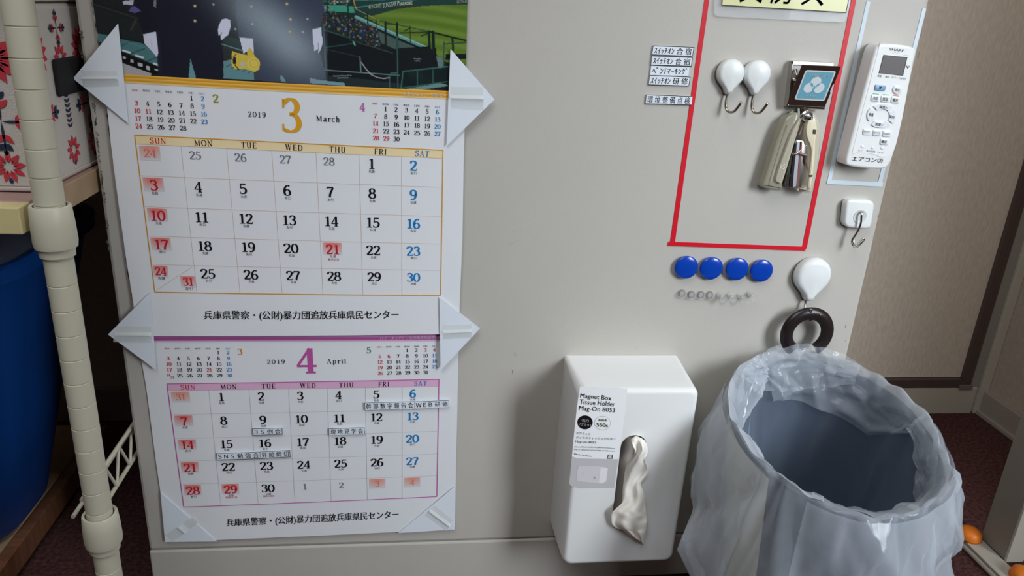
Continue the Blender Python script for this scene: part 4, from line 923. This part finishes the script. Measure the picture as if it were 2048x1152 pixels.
mb = MB(); mb.box((TX0+.008, -.074, TZ0+.01), (TX1-.008, -.002, TZ1-.01)); mb.build('tissue_carton', mat('carton_grey', (176,168,158), .8), tb)
# sticker
def tf(px, py, k=.0003): return at(px, py, TD+k)
mb = MB(); TS = printmat('tissue_sticker_ink', .3)
def z5(X, Y): return 1120+X/4.433, 740+Y/4.433
def tp(pts, col, k): mb.poly([tf(*z5(x, y), k) for x, y in pts], lin(col))
tp([(176,150),(598,163),(584,330),(518,790),(150,783),(106,768),(118,640),(150,330)], (244,244,244), .0002)
tp([(106,770),(150,785),(516,792),(480,1046),(180,1050),(96,1030),(84,1005)], (196,193,194), .0002)
tp([(165,850),(345,855),(400,860),(420,870),(405,990),(370,1008),(150,985),(150,900)], (212,210,211), .0004)
tp([(360,862),(424,872),(410,985),(370,1006),(345,1000)], (232,231,231), .0005)
tp([(298,968),(302,940),(322,962)], (170,166,166), .0006); tp([(195,915),(210,912),(208,922)], (180,176,176), .0006)
def tt(s, x0, y0, x1, y1, h, col, bold=0.0, sl=-.12, k=.0006):
    jtext(mb, s, [tf(*z5(x0, y0), k), tf(*z5(x1, y1), k), tf(*z5(x1+sl*h, y1+h), k), tf(*z5(x0+sl*h, y0+h), k)], lin(col), bold, .0001)
dk = (36,34,36)
tt('Magnet Box', 184,206,460,230,52, dk, .004); tt('Tissue Holder', 178,258,492,282,42, dk, .004); tt('Mag-On 8053', 172,316,492,336,52, dk, .004)
def disc(cx, cy, rx, ry, col, k, n=40): tp([(cx+rx*math.cos(2*PI*i/n), cy+ry*math.sin(2*PI*i/n)) for i in range(n)], col, k)
disc(222,464,68,62,(26,24,28),.0005); disc(376,470,71,62,(110,120,96),.0004); disc(376,470,69,60,(244,244,244),.0005)
tt('強力', 193,432,254,436,28, (236,236,236), .03, 0, .0008); tt('マグネット', 162,465,282,480,24, (236,236,236), .03, 0, .0008)
tt('耐荷重', 342,432,416,434,22, (70,100,20), .03, 0, .0008); tt('550', 324,468,404,472,34, (70,100,20), .04, 0, .0008); tt('g', 406,485,424,487,20, (70,100,20), .03, 0, .0008)
tt('マグネット', 146,545,272,558,24, (90,88,90)); tt('ボックスティッシュホルダー', 142,586,496,600,22, (90,88,90)); tt('Mag-On 8053', 138,624,320,634,24, (70,68,70))
tt('Size:(約)W257×D89×H150mm', 130,672,488,686,16, (90,88,90)); tt('内寸:(約)W247×D85×H121mm', 128,697,484,711,16, (90,88,90)); tt('Made in Japan', 126,738,282,760,13, (40,38,40), .02)
for pts in ([(424,750),(468,750),(468,756),(424,756)], [(424,750),(430,750),(426,785),(420,785)], [(462,750),(468,750),(466,785),(460,785)], [(420,781),(466,781),(466,787),(420,787)]): tp(pts, (60,60,62), .0006)
tt('プラ', 430,760,460,760,18, (60,60,62), .02)
mb.build('sticker', TS, tb, label='white product sticker with black text and a grey picture below')
# tissue: a crumpled sheet pulled through the slot
tis = mat('tissue_paper', (240, 234, 224), .9, bump=.15, bscale=300)
rows = [((430,57),(446,55),-.004),((395,90),(520,98),.004),((412,150),(550,160),.009),((430,195),(553,225),.011),((415,250),(525,290),.010),((352,330),(563,382),.004),((330,430),(535,450),.001),((315,560),(490,515),.002),((312,640),(518,600),.004),((302,705),(535,690),.006),((215,790),(540,775),.008),((205,850),(550,850),.009),((215,910),(546,900),.010),((265,950),(540,960),.009),((300,952),(532,1000),.008),((400,1030),(522,1050),.006),((470,1060),(513,1085),.005),((506,1100),(511,1104),.004)]
Lc = catmull([(a[0], a[1], d*1000) for a, b, d in rows], 4); Rc = catmull([(b[0], b[1], d*1000) for a, b, d in rows], 4); n = 18
mb = MB(); G_ = []
for j, (a, b) in enumerate(zip(Lc, Rc)):
    row = []
    for i in range(n+1):
        s = i/n; x = lerp(a.x, b.x, s); y = lerp(a.y, b.y, s); dd = a.z/1000
        dd += .004*math.sin(PI*s)+.0032*math.sin(s*9+j*.22)*min(1, j/8)+.0025*noise.noise(Vector((s*4, j*.13, 2)))
        if y > 800: dd -= .002*math.sin(s*14)
        d_ = TD+max(dd, .0012 if (x < 300 or y > 800 or x > 500) else dd-.006)
        row.append(mb.V(at(1180+x/4.8, 860+y/4.8, d_)))
    G_.append(row)
for j in range(len(G_)-1):
    for i in range(n): mb.face((G_[j][i], G_[j][i+1], G_[j+1][i+1], G_[j+1][i]))
tis_o = mb.build('tissue', tis, None, smooth='all', solid=.0003); _tag(tis_o, 'crumpled white tissue hanging out of the slot of the upright tissue holder', 'tissue')

# ------------------------------------------------------------------ waste bin with bag, hung by a ring
BCX, BCY, BA, BB, BZ, BK, BR = .2975, -.1365, .1240, .1290, .0150, .2642, -.203
def rim(t, k=1.0, dz=0.0):
    X = BA*k*math.cos(t); Y = BB*k*math.sin(t); x = BCX+X*math.cos(BR)-Y*math.sin(BR); y = BCY+X*math.sin(BR)+Y*math.cos(BR)
    return Vector((x, y, BZ+BK*y+dz))
binT = thing('waste_bin', 'round slate blue waste bin against the cabinet, hung by its brown ring', 'bin', (BCX, BCY, FLOOR))
slate = mat('slate_plastic', (58, 69, 86), .5); slate_o = mat('slate_plastic_outer', (104, 110, 126), .4)
n = 72
def body(k0, k1, th=0.0):
    Ls = []
    for j in range(9):
        v = j/8; L = []
        for i in range(n):
            t = 2*PI*i/n; top = rim(t, k0, -.009); bot = Vector((BCX+.0+.080*k1*math.cos(t+BR), BCY+.0+.080*k1*math.sin(t+BR), FLOOR+.001+th)); L.append(top.lerp(bot, v))
        Ls.append(L)
    return Ls
mb = MB(); Li = body(.945, .95, .004); Lo = body(.965, 1.0)
mb.loft(Li[::-1]+Lo, True, True)
mb.build('body', slate, binT, smooth=True)
def outer(t, v, k=1.0): return rim(t, .97*k).lerp(Vector((BCX+.082*k*math.cos(t+BR), BCY+.082*k*math.sin(t+BR), FLOOR+.002)), v)
mb = MB(); Ls = []
for j in range(9):
    Ls.append([outer(math.radians(lerp(118, 222, i/30)), .04+.94*j/8, 1.012) for i in range(31)])
mb.loft(Ls, closed=False); mb.build('cream_panel', mat('cream_sticker', (214, 212, 190), .5), binT, smooth='all', label='cream coloured panel on the left side')
# brown ring handle standing up from the back rim
rc = at(1616, 668, .022); R1, R0 = .0358, .0188
rc = Vector((rc.x, -.020, rc.z))
mb = MB(); nr_ = 56; Ls = []
for i in range(nr_+1):
    a = math.radians(lerp(-55, 235, i/nr_)); c_, s_ = math.cos(a), math.sin(a)
    nt = .0022*max(0, 1-abs(math.degrees(a)-90)/9)
    prof = [(R0-nt, -.001), (R0+.002-nt, .003), (R0+.007, .0045), (R1-.005, .0040), (R1-.001, .0015), (R1, -.001), (R1-.001, -.0035), (R0+.001-nt, -.0035)]
    Ls.append([rc+Vector((c_*r*1.0, -d, s_*r*1.0)) for r, d in prof])
mb.loft(Ls, True, True); ring = mb.build('ring_handle', mat('dark_brown_plastic', (34, 25, 25), .3), binT, smooth=True, label='dark brown plastic ring hooked over the magnet')
mb = MB(); cc = rc+Vector((.010, -.0048, .0275)); mb.lathe(cc, [(.0013,-.001), (.0014,.0004), (.0008,.0010)], (0,-1,0), 14); mb.build('rivet', mat('copper_rivet', (180,130,110), .3, metal=.8), ring, smooth=True)

def bagmat(name, alpha, col=(214, 220, 228), rough=.14):
    m = bpy.data.materials.new(name); m.use_nodes = True; nt = m.node_tree; b = nt.nodes['Principled BSDF']; outn = nt.nodes['Material Output']
    b.inputs['Base Color'].default_value = lin(col); b.inputs['Roughness'].default_value = rough; b.inputs['Specular IOR Level'].default_value = .7
    tr = nt.nodes.new('ShaderNodeBsdfTranslucent'); tr.inputs['Color'].default_value = lin(col)
    mx = nt.nodes.new('ShaderNodeMixShader'); mx.inputs['Fac'].default_value = .3; nt.links.new(b.outputs[0], mx.inputs[1]); nt.links.new(tr.outputs[0], mx.inputs[2])
    tp_ = nt.nodes.new('ShaderNodeBsdfTransparent'); m2 = nt.nodes.new('ShaderNodeMixShader'); nt.links.new(tp_.outputs[0], m2.inputs[1]); nt.links.new(mx.outputs[0], m2.inputs[2])
    g = nt.nodes.new('ShaderNodeNewGeometry'); lw = nt.nodes.new('ShaderNodeLayerWeight'); lw.inputs['Blend'].default_value = .35
    mr = nt.nodes.new('ShaderNodeMapRange'); mr.inputs['To Min'].default_value = alpha; mr.inputs['To Max'].default_value = min(1, alpha+.42)
    nt.links.new(lw.outputs['Facing'], mr.inputs['Value']); nt.links.new(mr.outputs[0], m2.inputs['Fac']); nt.links.new(m2.outputs[0], outn.inputs['Surface'])
    n2 = nt.nodes.new('ShaderNodeTexNoise'); n2.inputs['Scale'].default_value = 38; n2.inputs['Detail'].default_value = 3; nt.links.new(g.outputs['Position'], n2.inputs['Vector'])
    bp = nt.nodes.new('ShaderNodeBump'); bp.inputs['Strength'].default_value = .5; bp.inputs['Distance'].default_value = .003; nt.links.new(n2.outputs['Fac'], bp.inputs['Height'])
    nt.links.new(bp.outputs[0], b.inputs['Normal']); return m
BAG = bagmat('bin_bag_film', .28); BAG2 = bagmat('bin_bag_film_loose', .24); BAGI = bagmat('bin_bag_film_inner', .05, (190,202,216)); BAGD = bagmat('bin_bag_film_double', .55)
bag = thing('bin_bag', 'crinkled translucent white plastic bag lining the slate blue bin, folded over its rim', 'plastic bag', (BCX, BCY, -.05))
def creases(seed, n, amp, wid, umax=2*PI, vmax=.35, slant=1.0):
    r = random.Random(seed); out = []
    for _ in range(n):
        a = r.uniform(-1.2, 1.2)*slant+PI/2*(1 if r.random() < .5 else -1)*0
        out.append((r.uniform(0, umax), r.uniform(0, vmax), a, amp*r.uniform(.3, 1)*r.choice((1, 1, -1)), wid*r.uniform(.5, 1.5), r.uniform(.05, .22)))
    return out
def cr_at(C_, t, v, R=.14, wrap=True):
    s_ = 0
    for (tc, vc, a, am, wd, ln) in C_:
        dt = (t-tc+PI) % (2*PI)-PI if wrap else t-tc
        x = dt*R; y = v-vc; u = x*math.cos(a)+y*math.sin(a); w_ = -x*math.sin(a)+y*math.cos(a)   # w_ across a mostly upright line when a ~ 0
        d = abs(u); l = abs(w_)
        if d < wd and l < ln: s_ += am*(1-d/wd)*(1-(l/ln)**2)
    return s_
def back(t): return max(0, math.sin(t+BR))**1.2
CS = creases(11, 80, .014, .024, slant=.6); CF = creases(23, 210, .0055, .009, slant=.9)
n = 300; Ls = []
prof = [(.38, .74), (.33, .78), (.29, .83), (.25, .90), (.21, 1.0), (.18, 1.09), (.15, 1.17), (.125, 1.17), (.10, 1.16), (.08, 1.145), (.062, 1.13), (.046, 1.11), (.032, 1.085), (.020, 1.055), (.010, 1.025), (.003, 1.0), (0, .985), (.001, .968), (.006, .955), (.014, .945)]
for q, (dz, k) in enumerate(prof):
    L = []
    for i in range(n):
        t = 2*PI*i/n; bk_ = back(t); inner = q > 15
        lft = max(0, math.cos(t-math.radians(222)))**2
        kk = k if inner else 1+(k-1)*(1-.97*bk_)*(.45+.75*(.5-.5*math.cos(t))+.22*lft)
        p = rim(t, kk); rad = Vector((math.cos(t+BR), math.sin(t+BR), 0))
        am = min(1, .45+dz/.05) if not inner else .3
        p += rad*(cr_at(CS, t, dz)+cr_at(CF, t, dz))*am*(1-.92*bk_); p.z -= dz-(.007*noise.noise(Vector((math.cos(t)*6, math.sin(t)*6, 9))))*(1-.6*bk_)
        if dz > .24: g_ = min(1, (dz-.24)/.14); p.y = lerp(p.y, BCY, g_*.25)
        p.z = max(p.z, FLOOR+.006); p.y = min(p.y, -.003); p.x = max(p.x, .1535) if p.y > -.092 else p.x; L.append(p)
    Ls.append(L)
mb = MB(); mb.loft(Ls); mb.build('outer_skirt', BAG, bag, smooth='all')
mb = MB(); Ls = []; CI = creases(5, 60, .006, .03)
for j in range(16):
    v = j/15; L = []
    for i in range(n):
        t = 2*PI*i/n; p = rim(t, .935).lerp(Vector((BCX+.070*math.cos(t+BR), BCY+.070*math.sin(t+BR), FLOOR+.012)), v); rad = Vector((math.cos(t+BR), math.sin(t+BR), 0))
        p -= rad*(.003+abs(cr_at(CI, t, v*.35))*(1-.4*v)); p.z -= .006*(1-v); L.append(p)
    Ls.append(L)
mb.loft(Ls, False, True); mb.build('lining', BAGI, bag, smooth='all')
# loose film turned back into the mouth, deeper on the wall side and at the left
def flap(a0, a1, dep, m, seed, off=.004, n=110, amp=1.0):
    Cc = creases(seed, 22, .0060*amp, .016, math.radians(a1-a0), .12, slant=1.2); mb = MB(); Ls = []
    for j in range(19):
        v = j/18; L = []
        for i in range(n+1):
            s = i/n; t = math.radians(lerp(a0, a1, s)); e = dep(s)
            p = rim(t, .992, .001+.007*noise.noise(Vector((math.cos(t)*6, math.sin(t)*6, 9)))*(1-.6*back(t))); rad = Vector((math.cos(t+BR), math.sin(t+BR), 0)); lean = .93-.05*v
            q = rim(t, lean); q.z -= e*v+.002; x = p.lerp(q, min(1, v*5)) if v < .2 else q
            x -= rad*(off*min(1, v*4)+abs(cr_at(Cc, math.radians(lerp(0, a1-a0, s)), v*.12, .13, False))*min(1, v*3)); L.append(x)
        Ls.append(L)
    mb.loft(Ls, closed=False); return mb.build('inner_flap', m, bag, smooth='all')
tri = lambda s, c, w_: max(0, 1-abs(s-c)/w_)
flap(14, 118, lambda s: .018+.055*min(1, s*3.5)*(1-.35*s), BAG2, 31)
flap(60, 150, lambda s: .012+.030*math.sin(PI*s), BAG2, 37, .008)
flap(125, 196, lambda s: .022+.085*tri(s, .62, .6), BAGD, 41, .005)
flap(196, 250, lambda s: .012+.045*tri(s, .55, .45), BAGD, 43, .004)
flap(244, 300, lambda s: .010+.016*math.sin(PI*s), BAG, 47, .004)
flap(296, 376, lambda s: .014+.060*tri(s, .45, .5), BAG2, 53, .006)
# gathered film rising round the foot of the ring
mb = MB(); Ls = []; n = 120; CG = creases(77, 40, .0045, .010, math.radians(90), .06, slant=1.2)
for j in range(16):
    v = j/15; L = []
    for i in range(n+1):
        s = i/n; t = math.radians(lerp(66, 150, s)); p = rim(t, 1.0); hgt = .004+.012*math.sin(PI*s)**.5*(1+.45*noise.noise(Vector((s*12, 1, 3))))
        p.z += lerp(-.026, hgt, v); y = min(p.y, -.004)-.017*v-.012*math.sin(PI*v)*.6-abs(cr_at(CG, math.radians(84)*s, v*.06, .13, False)); p.y = y; L.append(p)
    Ls.append(L)
mb.loft(Ls, closed=False); mb.build('gathered_edge', BAG, bag, smooth='all')
def strip(a0, a1, z0, z1, m, k, seed, n=90):
    Cc = creases(seed, 40, .010, .035, math.radians(a1-a0), .25); mb = MB(); Ls = []
    for j in range(18):
        v = j/17; L = []
        for i in range(n+1):
            s = i/n; t = math.radians(lerp(a0, a1, s)); dz = lerp(z0, z1(s), v)
            kk = float(np.interp(dz, [a for a, b in prof[15::-1]], [b for a, b in prof[15::-1]]))*k
            lft = max(0, math.cos(t-math.radians(222)))**2; kk = 1+(kk-1)*(1-.97*back(t))*(.45+.75*(.5-.5*math.cos(t))+.22*lft)
            p = rim(t, kk); rad = Vector((math.cos(t+BR), math.sin(t+BR), 0)); am = min(1, .15+dz/.05)
            p += rad*(.003+(cr_at(CS, t, dz)+cr_at(Cc, math.radians(lerp(0, a1-a0, s)), dz, .14, False)*.5)*am*(1-.92*back(t))); p.z -= dz; p.z = max(p.z, FLOOR+.008); p.x = max(p.x, .1535) if p.y > -.092 else p.x; L.append(p)
        Ls.append(L)
    mb.loft(Ls, closed=False); return mb.build('bag_fold', m, bag, smooth='all')
strip(150, 222, .003, lambda s: .30-.05*s, BAG2, 1.012, 1)
strip(243, 372, .003, lambda s: .10+.14*min(1, abs(s-.12)*1.6), BAG2, 1.015, 4)

# ------------------------------------------------------------------ storage rack on the left
px_, py_ = -.5185, -.148
cream = mat('cream_coating', (202, 197, 176), .38)
rk = thing('storage_rack', 'cream coated metal storage rack post with shelves left of the cabinet', 'rack', (px_, py_, FLOOR))
mb = MB(); prof = []; z = FLOOR+.012; R_ = .0127
zz = FLOOR+.012; prof.append((R_, 0))
while zz < .75:
    for dz, r in ((.0004, R_), (.0008, R_-.0007), (.0016, R_-.0007), (.0020, R_)): prof.append((r, zz+dz-(FLOOR+.012)))
    zz += .0254
mb.lathe((px_, py_, FLOOR+.012), prof, (0,0,1), 32); mb.build('post', cream, rk, smooth=True)
boxo('foot', (px_-.014, py_-.014, FLOOR), (px_+.014, py_+.014, FLOOR+.012), mat('black_foot', (30,30,30), .6), rk, bevel=.004)
def collar(zt, zb):
    mb = MB(); mb.lathe((px_, py_, zb-.008), [(.0134,0), (.0150,.0), (.0152,.0035), (.0152,.0080), (.0178,.0085), (.0186,.014), (.0183,.030), (.0172,zt-zb+.007), (.0165,zt-zb+.008), (.0142,zt-zb+.0075), (.0138,.010)], (0,0,1), 40, False); return mb.build('sleeve', cream, rk, smooth=True, label='tapered cream clamp sleeve around the post')
zt = atx(85, 418, px_).z
collar(.222, .182)
zlo = -.113
collar(zlo, zlo-.038)
ply = mat('cream_board_edge', (214, 200, 146), .5, var=.08, vscale=60); tan = mat('tan_board', (176, 148, 116), .55, var=.15, vscale=30)
sh = boxo('shelf_board', (-1.30, py_+.010, .198), (-.5415, .40, .2218), mat('pinkish_laminate', (170, 138, 130), .5), rk, bevel=.001)
boxo('edge_strip', (-1.30, py_-.012, .1965), (px_-.021, py_+.0095, .2215), ply, sh, bevel=.0012, label='pale yellow front edge strip')
boxo('edge_strip', (-.5412, py_+.030, .1965), (-.5365, .40, .2216), tan, sh, bevel=.0010, label='tan side edge strip')
boxo('added_upper_shelf', (-1.30, py_-.012, .455), (px_-.021, .40, .480), ply, rk, bevel=.001)  # unseen upper shelf, added to shade the fabric box
# lower wire truss along the rack side
mb = MB(); x = -.5395
for z_ in (zlo+.008, zlo-.034): mb.tube([(x, py_+.012, z_), (x, .40, z_)], .0026, 10)
k = 0; y = py_+.03; 
while y < .37:
    mb.tube([(x, y, zlo+.008), (x+.001, y+.022, zlo-.034)], .0018, 8); mb.tube([(x+.001, y+.022, zlo-.034), (x, y+.044, zlo+.008)], .0018, 8); y += .044
mb.tube([(x-.026, py_+.04, zlo-.034), (x-.026, .40, zlo-.034)], .0024, 8)
mb.build('wire_truss', cream, rk, smooth=True)
for yy in (.40,):
    mb = MB(); mb.lathe((-.553, yy, FLOOR), [(R_, 0), (R_, 1.1)], (0,0,1), 20); mb.build('post', cream, rk, smooth=True)

# floral fabric box on the shelf
fb = thing('fabric_box', 'cream fabric storage box with red and navy floral print on the rack shelf', 'storage box', (-.75, .1, .222))
fx0, fx1, fy0, fy1, fz0, fz1 = -.98, -.5445, -.105, .36, .2222, .396
fabric = mat('cream_fabric', (206, 198, 190), .9, bump=.3, bscale=700)
boxo('body', (fx0, fy0, fz0), (fx1, fy1, fz1-.004), fabric, fb, bevel=.006)
boxo('lid', (fx0, fy0, fz1-.0035), (fx1+.001, fy1, fz1), fabric, fb, bevel=.0015)
mb = MB(); mb.tube([(fx0+.004, fy0-.001, fz0+.003), (fx1-.001, fy0-.001, fz0+.003), (fx1+.001, fy1, fz0+.003)], .0022, 8); mb.build('piping', mat('piping_fabric', (198,182,176), .8), fb, smooth=True)
pr = MB(); pk = lin((206, 62, 76)); nv = lin((42, 52, 78))
def petal(O, U, V_, cx, cy, a, r0, r1, wv, col, n=10):
    P = []
    for k in range(n+1): u = k/n; P.append((lerp(r0, r1, u), wv*math.sin(PI*u**.75)))
    P += [(r, -w_) for r, w_ in P[::-1][1:-1]]
    ca, sa = math.cos(a), math.sin(a); pr.poly([O+U*(cx+ca*r-sa*w_)+V_*(cy+sa*r+ca*w_) for r, w_ in P], col)
def flower(O, U, V_, cx, cy, r, n=12, col=pk):
    for k in range(n): petal(O, U, V_, cx, cy, 2*PI*k/n+.2, r*.28, r, r*.17, col)
    for k in range(n): petal(O, U, V_, cx, cy, 2*PI*k/n+.2, r*.2, r*.62, r*.018, nv, 4)
def sprig(O, U, V_, cx, cy, r):
    for k in range(4):
        a = PI/2*k+PI/2; petal(O, U, V_, cx, cy, a, 0, r, r*.045, nv, 4)
        for sgn in (-1, 1):
            for m_, q in ((.45,.40),(.75,.32)):
                bx, by = cx+math.cos(a)*r*m_, cy+math.sin(a)*r*m_
                petal(O, U, V_, bx, by, a+sgn*.85, 0, r*q, r*.10, pk if m_ < .6 else nv, 8)
        petal(O, U, V_, cx+math.cos(a)*r*.92, cy+math.sin(a)*r*.92, a, 0, r*.22, r*.08, nv, 8)
def leafstem(O, U, V_, cx, cy, L_):
    for k in range(9):
        for sgn in (-1, 1): petal(O, U, V_, cx, cy+L_*(k/9-.5), PI/2+sgn*1.0, 0, L_*.16, L_*.03, nv, 6)
def pattern(O, U, V_, W, H):
    r = .030; rowz = [(.020,'s'), (.058,'t'), (.105,'f'), (.145,'s')]
    for i in range(int(W/.052)+1):
        cx = .020+i*.052
        if cx > W-.018: break
        flower(O, U, V_, cx, .020, .0155, 9); petal(O, U, V_, cx, .004, PI/2, 0, .006, .002, nv, 6)
        if i % 2 == 0: sprig(O, U, V_, cx, .062, .028)
        else: leafstem(O, U, V_, cx, .066, .045)
        if cx < W-.03: flower(O, U, V_, cx+.0, .118, .024, 14) if i % 2 == 0 else flower(O, U, V_, cx, .112, .015, 9)
        if H > .15 and i % 2: sprig(O, U, V_, cx, .140, .016)
pattern(Vector((fx1-.004, fy0-.0009, fz0+.004)), Vector((-1,0,0)), Vector((0,0,1)), .42, .175)
pattern(Vector((fx1+.0009, fy0+.010, fz0+.006)), Vector((0,1,0)), Vector((0,0,1)), .46, .165)
pr.build('floral_print', printmat('fabric_ink', .9), fb)
boxo('handle_tab', (fx1+.001, -.045, fz0+.082), (fx1+.005, .05, fz0+.118), mat('black_webbing', (20,20,22), .8), fb, bevel=.002)

# blue bin on a wooden dolly
bl = thing('storage_bin', 'large tapered blue plastic bin under the rack shelf at the left edge', 'bin', (-.87, .14, FLOOR+.046))
bp_ = mat('deep_blue_plastic', (16, 74, 150), .4, bump=.15, bscale=500)
def rbox(cx, cy, hx, hy, r, z, n=8):
    out = []
    for sx, sy, a0 in ((1,-1,-90),(1,1,0),(-1,1,90),(-1,-1,180)):
        for k in range(n+1): a = math.radians(a0+90*k/n); out.append(Vector((cx+sx*(hx-r)+r*math.cos(a), cy+sy*(hy-r)+r*math.sin(a), z)))
    return out
ZB0, ZB1 = FLOOR+.046, .098
mb = MB(); Lo = [rbox(-.87, .15, lerp(.122, .215, v), lerp(.125, .20, v), lerp(.10,.12,v), lerp(ZB0, ZB1, v)) for v in (0, .02, .25, .5, .75, .97, 1)]
Lo[0] = rbox(-.87, .15, .112, .115, .09, ZB0)
Li = [rbox(-.87, .15, lerp(.118, .210, v), lerp(.12, .195, v), lerp(.10,.12,v), lerp(ZB0+.004, ZB1, v)) for v in (1, .5, 0)]
mb.loft(Lo+Li, True, True); mb.build('body', bp_, bl, smooth=True)
mb = MB(); mb.loft([rbox(-.87, .15, .215+a, .20+a, .12, z) for a, z in ((0, ZB1-.018), (.006, ZB1-.017), (.007, ZB1), (.004, ZB1+.003), (-.004, ZB1+.002))]); mb.build('rim', bp_, bl, smooth=True)
fm = thing('bin_liner', 'dark translucent plastic bag bulging above the rim of the blue bin', 'plastic bag', (-.87, .15, .1))
mb = MB(); Ls = []
for j in range(9):
    v = j/8; L = rbox(-.87, .15, .205*math.cos(v*1.45)+.0, .19*math.cos(v*1.45), .10*max(.1, math.cos(v*1.45)), .088+.065*math.sin(v*1.5), 14); c_ = Vector((-.87, .15, 0))
    Ls.append([p+Vector((noise.noise(p*19)*.012, noise.noise(p*23+Vector((5,0,0)))*.012, noise.noise(p*17)*.016*min(1, v*3))) for p in L])
mb.loft(Ls, False, True); mb.build('film', mat('dark_bag_film', (84, 86, 100), .2, alpha=.8), fm, smooth='all')
dl = thing('wooden_dolly', 'low brown wooden dolly board under the blue bin', 'dolly', (-.87, .15, FLOOR))
wood = mat('brown_wood', (134, 88, 62), .5, var=.3, vscale=20, stretch=(1, 6, 1)); wood2 = mat('pale_wood', (178, 150, 118), .5, var=.15, vscale=20)
boxo('board', (-1.0, -.10, FLOOR+.030), (-.752, .40, FLOOR+.0455), wood2, dl, bevel=.001)
boxo('side_rail', (-.7515, -.10, FLOOR+.008), (-.735, .40, FLOOR+.044), wood, dl, bevel=.001)
boxo('cross_rail', (-1.0, -.10, FLOOR+.004), (-.752, -.08, FLOOR+.0295), wood, dl, bevel=.001)
boxo('cross_rail', (-1.0, .36, FLOOR+.004), (-.752, .38, FLOOR+.0295), wood, dl, bevel=.001)
for x in (-.98, -.765):
    for y in (-.07, .35):
        boxo('foot', (x-.006, y-.006, FLOOR), (x+.006, y+.006, FLOOR+.0075), mat('black_foot', (30,30,30), .6), dl)

# ------------------------------------------------------------------ desk leg at the right edge
lg = thing('stand_leg', 'grey upright leg on a floor bar with orange rubber caps at the right edge', 'stand', (.735, .04, FLOOR))
gp = mat('grey_beige_leg', (134, 127, 118), .45); gp2 = mat('light_leg', (176, 170, 158), .45); orange = mat('orange_rubber', (226, 120, 24), .45)
boxo('post', (.737, .012, FLOOR+.012), (.767, .065, .75), gp, lg, bevel=.002)
boxo('post_front_face', (.7365, .0065, FLOOR+.012), (.7675, .0115, .75), gp2, lg, bevel=.001)  # front face of the same post, in a lighter tone than its sides
mb = MB(); L = []
for y in (-.16, .40): L.append(y)
boxo('floor_bar', (.708, -.12, FLOOR), (.742, .45, FLOOR+.010), mat('black_bar', (34,33,33), .5), lg, bevel=.003)
mb = MB(); mb.tube([(.703, -.12, FLOOR+.005), (.703, .45, FLOOR+.005)], .0045, 12); mb.build('edge_tube', gp2, lg, smooth=True)
boxo('base_plate', (.703, -.03, FLOOR+.0102), (.7355, .060, FLOOR+.0142), gp2, lg, bevel=.001)
for x, y in ((.716, .066), (.735, -.030)):
    mb = MB(); mb.lathe((x, y, FLOOR+.0142), [(.0185,0), (.0190,.004), (.0165,.012), (.010,.0165), (.003,.018)], (0,0,1), 28); mb.build('rubber_cap', orange, lg, smooth='all', label='orange domed rubber cap')
